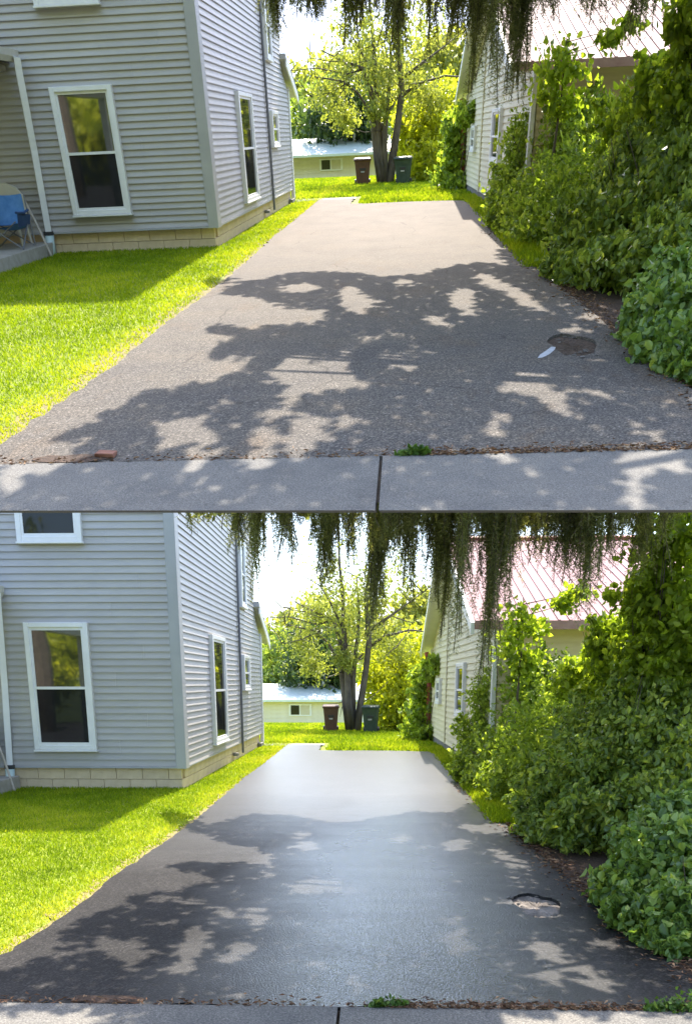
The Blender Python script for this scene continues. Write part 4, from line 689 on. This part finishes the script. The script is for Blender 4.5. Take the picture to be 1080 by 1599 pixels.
    for i in range(n):
        a = 2 * math.pi * i / n; r = 1 + .2 * rng.normal() * .5; V.append(((dx0 + dx1) / 2 + (dx1 - dx0) / 2 * r * math.cos(a), y0 + .07 + .055 * r * math.sin(a), .0365))
    o = put(p, 'dirt_patch', MB().add(V, [(0, 1 + i, 1 + (i + 1) % n) for i in range(n)]), surf(p, 'mulch', (.035, .022, .014), (.12, .07, .045), 40, .95, .9, 90)); tag(o, 'crumbled patch of dirt at the driveway joint, %s view' % p.view, 'dirt', kind='structure')
    # dry needles and litter along joint and under the shrubs
    N = 1500; x = rng.uniform(.1, 2.6, N); x[: N // 5] = rng.uniform(-2.3, 1, N // 5); y = y0 + np.abs(rng.normal(size=N)) * .05 - .015
    N2 = 2600; y2 = 3.8 + 10 * rng.uniform(size=N2) ** 1.5; e = np.interp(y2, [3.6, 4.8, 6.8, 9.5, 13], [1.9, 1.72, 1.62, 1.5, 1.42]); x2 = e + rng.normal(size=N2) * .1 + .06
    C = np.stack([np.concatenate([x, x2]), np.concatenate([y, y2]), np.full(N + N2, .046)], 1); C[N:, 2] = .04
    d = rand_dir(len(C)); d[:, 2] *= .12
    raw = leaf_arrays(C * p.k, d, np.concatenate([np.full(N, .05), rng.uniform(.03, .07, N2)]), np.float64(.22), .2)
    o = put(p, 'leaf_litter', None, leafmat(p, 'litter', (.06, .035, .02), (.16, .08, .045), (.34, .22, .13), .05, .9, .2), raw=raw); tag(o, 'brown needles and dead leaves along the edges of the %s' % p.how, 'leaf litter', kind='stuff')
    # weeds in the joint
    wm = leafmat(p, 'weed_leaf', (.04, .09, .015), (.09, .17, .03), (.2, .28, .06), .3)
    weeds = [(.1, .05, 'small green weed tuft in the pavement joint left of centre crack, upper view')] if p is UP else [(.08, .06, 'small weed tuft in the pavement joint near the middle, lower view'), (1.44, .06, 'yellowish weed tuft in the pavement joint at right, lower view'), (1.66, .16, 'leafy weed at the right end of the joint, lower view')]
    for i, (x, r, lab) in enumerate(weeds):
        if p is UP: x = .06
        q = [(x, y0 + .01, .05, r), (x + r, y0 + .01, .045, r * .7), (x - r, y0, .045, r * .6)]
        w = thing(p, 'weed', (x, y0, .02), lab, 'weed')
        put(p, 'leaves', None, wm, w, raw=blob_leaves(p, q, 120 if r < .1 else 220, .035, shell=.1, squash=(1.2, .5, .8), bias=(0, 0, .5)))['kind'] = 'stuff'

# ------------------------------------------------------------------ vegetation
def vegetation(p):
    D = DATA
    lm = leafmat(p, 'shrub_leaf', (.075, .12, .028), (.22, .31, .055), (.45, .51, .1), .45, .36, .5)
    lf = leafmat(p, 'front_leaf', (.065, .12, .035), (.18, .29, .065), (.38, .47, .11), .4, .36, .5)
    ll = leafmat(p, 'light_leaf', (.12, .18, .018), (.26, .36, .034), (.42, .5, .07), .6)
    ly = leafmat(p, 'yellow_leaf', (.2, .24, .015), (.38, .42, .025), (.55, .57, .06), .6)
    lb = leafmat(p, 'back_leaf', (.1, .15, .035), (.2, .28, .06), (.36, .42, .11), .55)
    lo = leafmat(p, 'olive_leaf', (.17, .2, .05), (.3, .33, .09), (.45, .47, .16), .55)
    plant(p, 'shrub', D['shrub_mid'], 'dense light topped shrub in front of the cream house, %s view' % p.view, 'shrub', leafmat(p, 'mid_leaf', (.1, .16, .026), (.25, .35, .05), (.45, .53, .1), .55), 1700, .07, foot=(2.1, 12.6), group='shrubs along the drive', clump=7, six=True)
    plant(p, 'shrub', D['shrub_arch'], 'arching dark leaved shrub overhanging the driveway edge, %s view' % p.view, 'shrub', lm, 2100, .072, foot=(2.3, 8.6), group='shrubs along the drive', bias=(-.4, -.2, -.9), clump=9, six=True, fold=.4, shell=.3)
    plant(p, 'shrub', D['shrub_front'], 'nearest big leaved shrub at the right edge, %s view' % p.view, 'shrub', lf, 2000, .064, foot=(2.25, 5.5), group='shrubs along the drive', bias=(-.4, -.4, -.5), wid=.7, clump=7, six=True, fold=.45, shell=.3)
    plant(p, 'young_tree', D['tree_right'], 'leafy young tree rising above the shrubs at the right edge, %s view' % p.view, 'tree', ll, 1100, .085, foot=(2.9, 9.8), bias=(-.2, 0, -.7), wid=.65, clump=8, six=True, fold=.4, shell=.35)
    # sapling: slim stem with tiers of leaves
    t = thing(p, 'sapling', (2.08, 12.4, 0), 'slim light green sapling in front of the cream wall, %s view' % p.view, 'tree')
    put(p, 'crown', None, ll, t, raw=blob_leaves(p, D['sapling'], 110, .095, shell=.1, squash=(1.25, 1.1, .8), bias=(0, 0, -.5), wid=.7, six=True, fold=.4))
    mb = MB().tube([(2.08, 12.4, 0), (2.06, 12.4, 1.2), (2.09, 12.4, 2.0), (2.08, 12.4, 2.75)], [.022, .018, .012, .005], 6)
    for (x, y, z, r) in D['sapling']: mb.tube([(2.08, 12.4, z - .12), (x, y, z)], [.007, .003], 4)
    put(p, 'trunk', mb, surf(p, 'bark_brown', (.06, .045, .03), (.14, .11, .08), 9, .9, .5, 30), t)
    plant(p, 'vine', D['vine'], 'green climbing vine on the far corner of the cream house, %s view' % p.view, 'vine', leafmat(p, 'mid_leaf', (.1, .16, .026), (.25, .35, .05), (.45, .53, .1), .55), 800, .15, foot=(1.35, 23.8), clump=6, squash=(1.5, 1.2, 1.2))
    # yard tree
    bark = surf(p, 'yard_bark', (.05, .042, .034), (.14, .12, .1), 6, .9, .8, 22, (1, 1, .3))
    t = thing(p, 'yard_tree', (-.72, 28.4, 0), 'multi stemmed tree with sparse leaves between the two bins, %s view' % p.view, 'tree')
    mb = MB()
    for q in D['yard_limbs']:
        q = np.array(q); P = q[:, :3] + np.stack([0 * q[:, 0], rng.normal(size=len(q)) * .12, 0 * q[:, 0]], 1); P[0, 1] = 28.4
        P[0, 2] = max(P[0, 2], -.05) if q[0, 2] > .3 else -.05
        mb.tube(P, q[:, 3] * .9, 7, wob=.14)
    for k in range(46):
        q = np.array(D['yard_limbs'][k % len(D['yard_limbs'])]); i = rng.integers(1, len(q)); a = q[i, :3] + np.array([0, 0, 0]); d = rand_dir(1, (0, 0, .4))[0] * rng.uniform(.5, 1.4)
        mb.tube([a, a + d * .5 + rng.normal(size=3) * .08, a + d], [.02, .014, .005], 4)
    put(p, 'trunk', mb, bark, t, smooth=True)
    put(p, 'crown', None, leafmat(p, 'yard_leaf', (.12, .15, .035), (.25, .29, .065), (.42, .45, .14), .5), t, raw=blob_leaves(p, D['yard_crown'], 900, .105, shell=.1, clump=9))
    plant(p, 'bush', D['yellow_bush'], 'large yellow green bush right of the dark grey bin, %s view' % p.view, 'bush', ly, 1300, .2, foot=(.9, 29.5), clump=9)
    plant(p, 'background_tree', D['pale_tree'], 'pale olive tree behind the yellow green bush, %s view' % p.view, 'tree', lo, 900, .32, foot=(2.2, 44.6), group='trees beyond the yard', clump=9)
    plant(p, 'background_tree', D['back_a'], 'round light green tree behind the shed next to the grey house, %s view' % p.view, 'tree', lb, 900, .34, foot=(-5.4, 51), group='trees beyond the yard', clump=9)
    plant(p, 'background_tree', D['back_b'], 'dark green tree behind the shed near the yard tree trunk, %s view' % p.view, 'tree', leafmat(p, 'dark_leaf', (.02, .045, .015), (.05, .09, .025), (.12, .17, .05), .35), 900, .32, foot=(-2.9, 51), group='trees beyond the yard', clump=9)
    plant(p, 'background_tree', D['back_c'], 'tall yellowish tree farthest behind the shed, %s view' % p.view, 'tree', lo, 1000, .4, foot=(-4, 60), group='trees beyond the yard', clump=9)
    # far wood closing the horizon
    C = []
    for i in range(34):
        x = rng.uniform(-14, 10); y = rng.uniform(53, 61); h = 2.6 + 1.6 * rng.uniform() + (.8 if x < -2 else 0)
        C.append((x, y, h * .35 - .8, h * .75))
    o = put(p, 'woodland', None, lb, raw=blob_leaves(p, C, 700, .42, shell=.4, zmin=-1.2, clump=8)); tag(o, 'far green wood behind the yard, %s view' % p.view, 'wood', kind='stuff')
    # trees across the street, seen in the window panes
    C = []
    for (x, y, h) in [(-15, -11, 5.5), (-21, -9, 6), (-10, -14, 5.5), (-27, -12, 6.5), (-12, -9, 4), (-18, -8, 4), (-24, -14, 7), (-8, -9, 4), (-16, -16, 8), (-9, -18, 8)]:
        C += [(x + rng.uniform(-2, 2), y + rng.uniform(-1, 1), h * q, h * .3) for q in (.2, .4, .6, .75, .9)]
    tag(put(p, 'street_trees', None, ly, raw=blob_leaves(p, C, 500, .45, clump=6)), 'leafy trees across the street behind the viewer, %s view' % p.view, 'wood', kind='stuff')
    t = thing(p, 'street_trunk', (-11.5, -3.5, 0), 'bare trunk of a street tree behind the viewer, %s view' % p.view, 'tree')
    put(p, 'trunk', MB().tube([(-11.5, -3.5, -.1), (-11.4, -3.5, 2.5), (-11.5, -3.4, 5)], [.45, .36, .32], 10, wob=.05), surf(p, 'bark_brown', (.06, .045, .03), (.14, .11, .08), 9, .9, .5, 30), t)

def spruce(p):
    nm = leafmat(p, 'spruce_needle', (.08, .095, .045), (.19, .21, .09), (.36, .37, .17), .45, .6, .2)
    bark = surf(p, 'bark_brown', (.06, .045, .03), (.14, .11, .08), 9, .9, .5, 30)
    t = thing(p, 'spruce_tree', (3.75, 7.4, 0), 'weeping spruce whose boughs hang over the %s' % p.how, 'tree')
    put(p, 'trunk', MB().tube([(3.75, 7.4, -.1), (3.72, 7.45, 2), (3.76, 7.5, 4), (3.75, 7.5, 5.5 if p is LO else 9)], [.3, .25, .22, .16], 12, wob=.05), bark, t, smooth=True)
    # hanging curtains of branchlets
    C = []; Dd = []; SZ = []; tw = MB(); bo = MB(); ztop = 3.22
    for (x0, x1, zt, den) in DATA['cur_B' if p is LO else 'cur_T']:
        w = x1 - x0; ns = int(max(8, w * 330 * den)); yc = 8 + rng.uniform(-.7, .5)
        xm = (x0 + x1) / 2
        bo.tube([(3.74, 7.5, 3.9 + rng.uniform(-.2, .2)), ((xm + 3.74) / 2, (yc + 7.5) / 2, 3.8), (xm, yc, ztop + .1), (x0, yc, ztop - .1)], [.05, .04, .02, .008], 5)
        ng = max(3, int(w / .026)); gc = [(rng.uniform(), rng.normal() * .14, rng.uniform(.5, 1.08)) for _ in range(ng)]; gc[0] = (.5, 0, 1.0)
        for s in range(ns):
            gi = gc[rng.integers(0, ng)]; f = float(np.clip(gi[0] + rng.normal() * .02 / w, 0, 1)); x = x0 + w * f; y = yc + gi[1] + rng.normal() * .03
            taper = 1 - .55 * abs(2 * f - 1) ** 1.5; L = (ztop - zt) * (taper if rng.uniform() < .75 else rng.uniform(.35, .95)); L *= gi[2] * rng.uniform(.8, 1.03)
            n = max(6, int(L / .016)); k = np.linspace(0, 1, n); sw = rng.normal(size=2) * .06
            path = np.stack([x + sw[0] * k ** 2 + .008 * np.sin(k * 9 + s), y + sw[1] * k ** 2, ztop - L * k], 1)
            if s % 3 == 0: tw.tube(path[:: max(1, n // 5)], .0035, 3, False)
            rep = 3
            P = np.repeat(path, rep, 0); P[:, :2] += rng.normal(size=(len(P), 2)) * .006
            d = rand_dir(len(P), (0, 0, -.6)); C.append(P); Dd.append(d); SZ.append(rng.uniform(.035, .068, len(P)) * (1.0 - .4 * np.repeat(k, rep) ** 3))
    C = np.vstack(C); Dd = np.vstack(Dd); SZ = np.concatenate(SZ)
    put(p, 'hanging_branchlets', None, nm, t, raw=leaf_arrays(C * p.k + Dd * SZ[:, None] * .4, Dd, SZ * p.k[0], .13, .1))['kind'] = 'stuff'
    put(p, 'twig', tw, bark, t)['kind'] = 'stuff'; put(p, 'bough', bo, bark, t)
    # upper boughs overhead, whose shade lies on the driveway
    dark = DATA['dark_B' if p is LO else 'dark_T']; lit = DATA['lit_B' if p is LO else 'lit_T']
    g = .062; xs = np.arange(-3.4, 3.2, g); ys = np.arange(2.3, 11.2, g); X, Y = np.meshgrid(xs, ys); P = np.stack([X.ravel(), Y.ravel()], 1); P += rng.uniform(-.5, .5, P.shape) * g
    Q = P + .022 * rng.normal(size=P.shape) + .03 * np.stack([np.sin(P[:, 1] * 17 + 3 * np.sin(P[:, 0] * 9)), np.sin(P[:, 0] * 19 + P[:, 1] * 5)], 1)
    keep = np.zeros(len(P), bool)
    for q in dark: keep |= inside(Q, q)
    for q in lit: keep &= ~inside(Q, q)
    hole = np.sin(P[:, 0] * 5.3 + 1.7 * np.sin(P[:, 1] * 2.9)) * np.sin(P[:, 1] * 4.1 + 1.3 * np.sin(P[:, 0] * 3.7))
    keep &= ~(hole > .985)
    P = P[keep]; zlo, zhi = (3.7, 4.4) if p is LO else (3.7, 4.9)
    zz = rng.uniform(zlo, zhi, len(P)); Bc = np.concatenate([P, 0 * P[:, :1]], 1) + p.sunc * zz[:, None]
    rep = 8; C = np.repeat(Bc, rep, 0) * p.k + rng.normal(size=(len(Bc) * rep, 3)) * .028
    put(p, 'overhead_boughs', None, nm, t, raw=leaf_arrays(C, rand_dir(len(C), (0, 0, -.3)), rng.uniform(.075, .125, len(C)) * p.k[0], .6, .2))['kind'] = 'stuff'
    bo = MB()
    for i in range(9):
        j = rng.integers(0, len(Bc)); e = Bc[j] + np.array([0, 0, .1]); s = np.array([3.74, 7.5, 3.7 + .15 * rng.uniform()]); bo.tube([s, (s + e) / 2 + np.array([0, 0, .2]), e], [.06, .04, .01], 5)
    put(p, 'bough', bo, bark, t)

for p in (UP, LO):
    p.house_h = (4.55 if p is UP else 3.92) / p.sunc[1] * 1.0 - .18
    # eave overhang throws the shadow edge forward by .34
    p.house_h = ((4.55 if p is UP else 3.92) - .34) / p.sunc[1] - .18
    ground(p); grass(p); grey_house(p); cream_house(p); shed(p); vegetation(p); spruce(p); details(p)
print('house heights', UP.house_h, LO.house_h, UP.sun, UP.sunc)
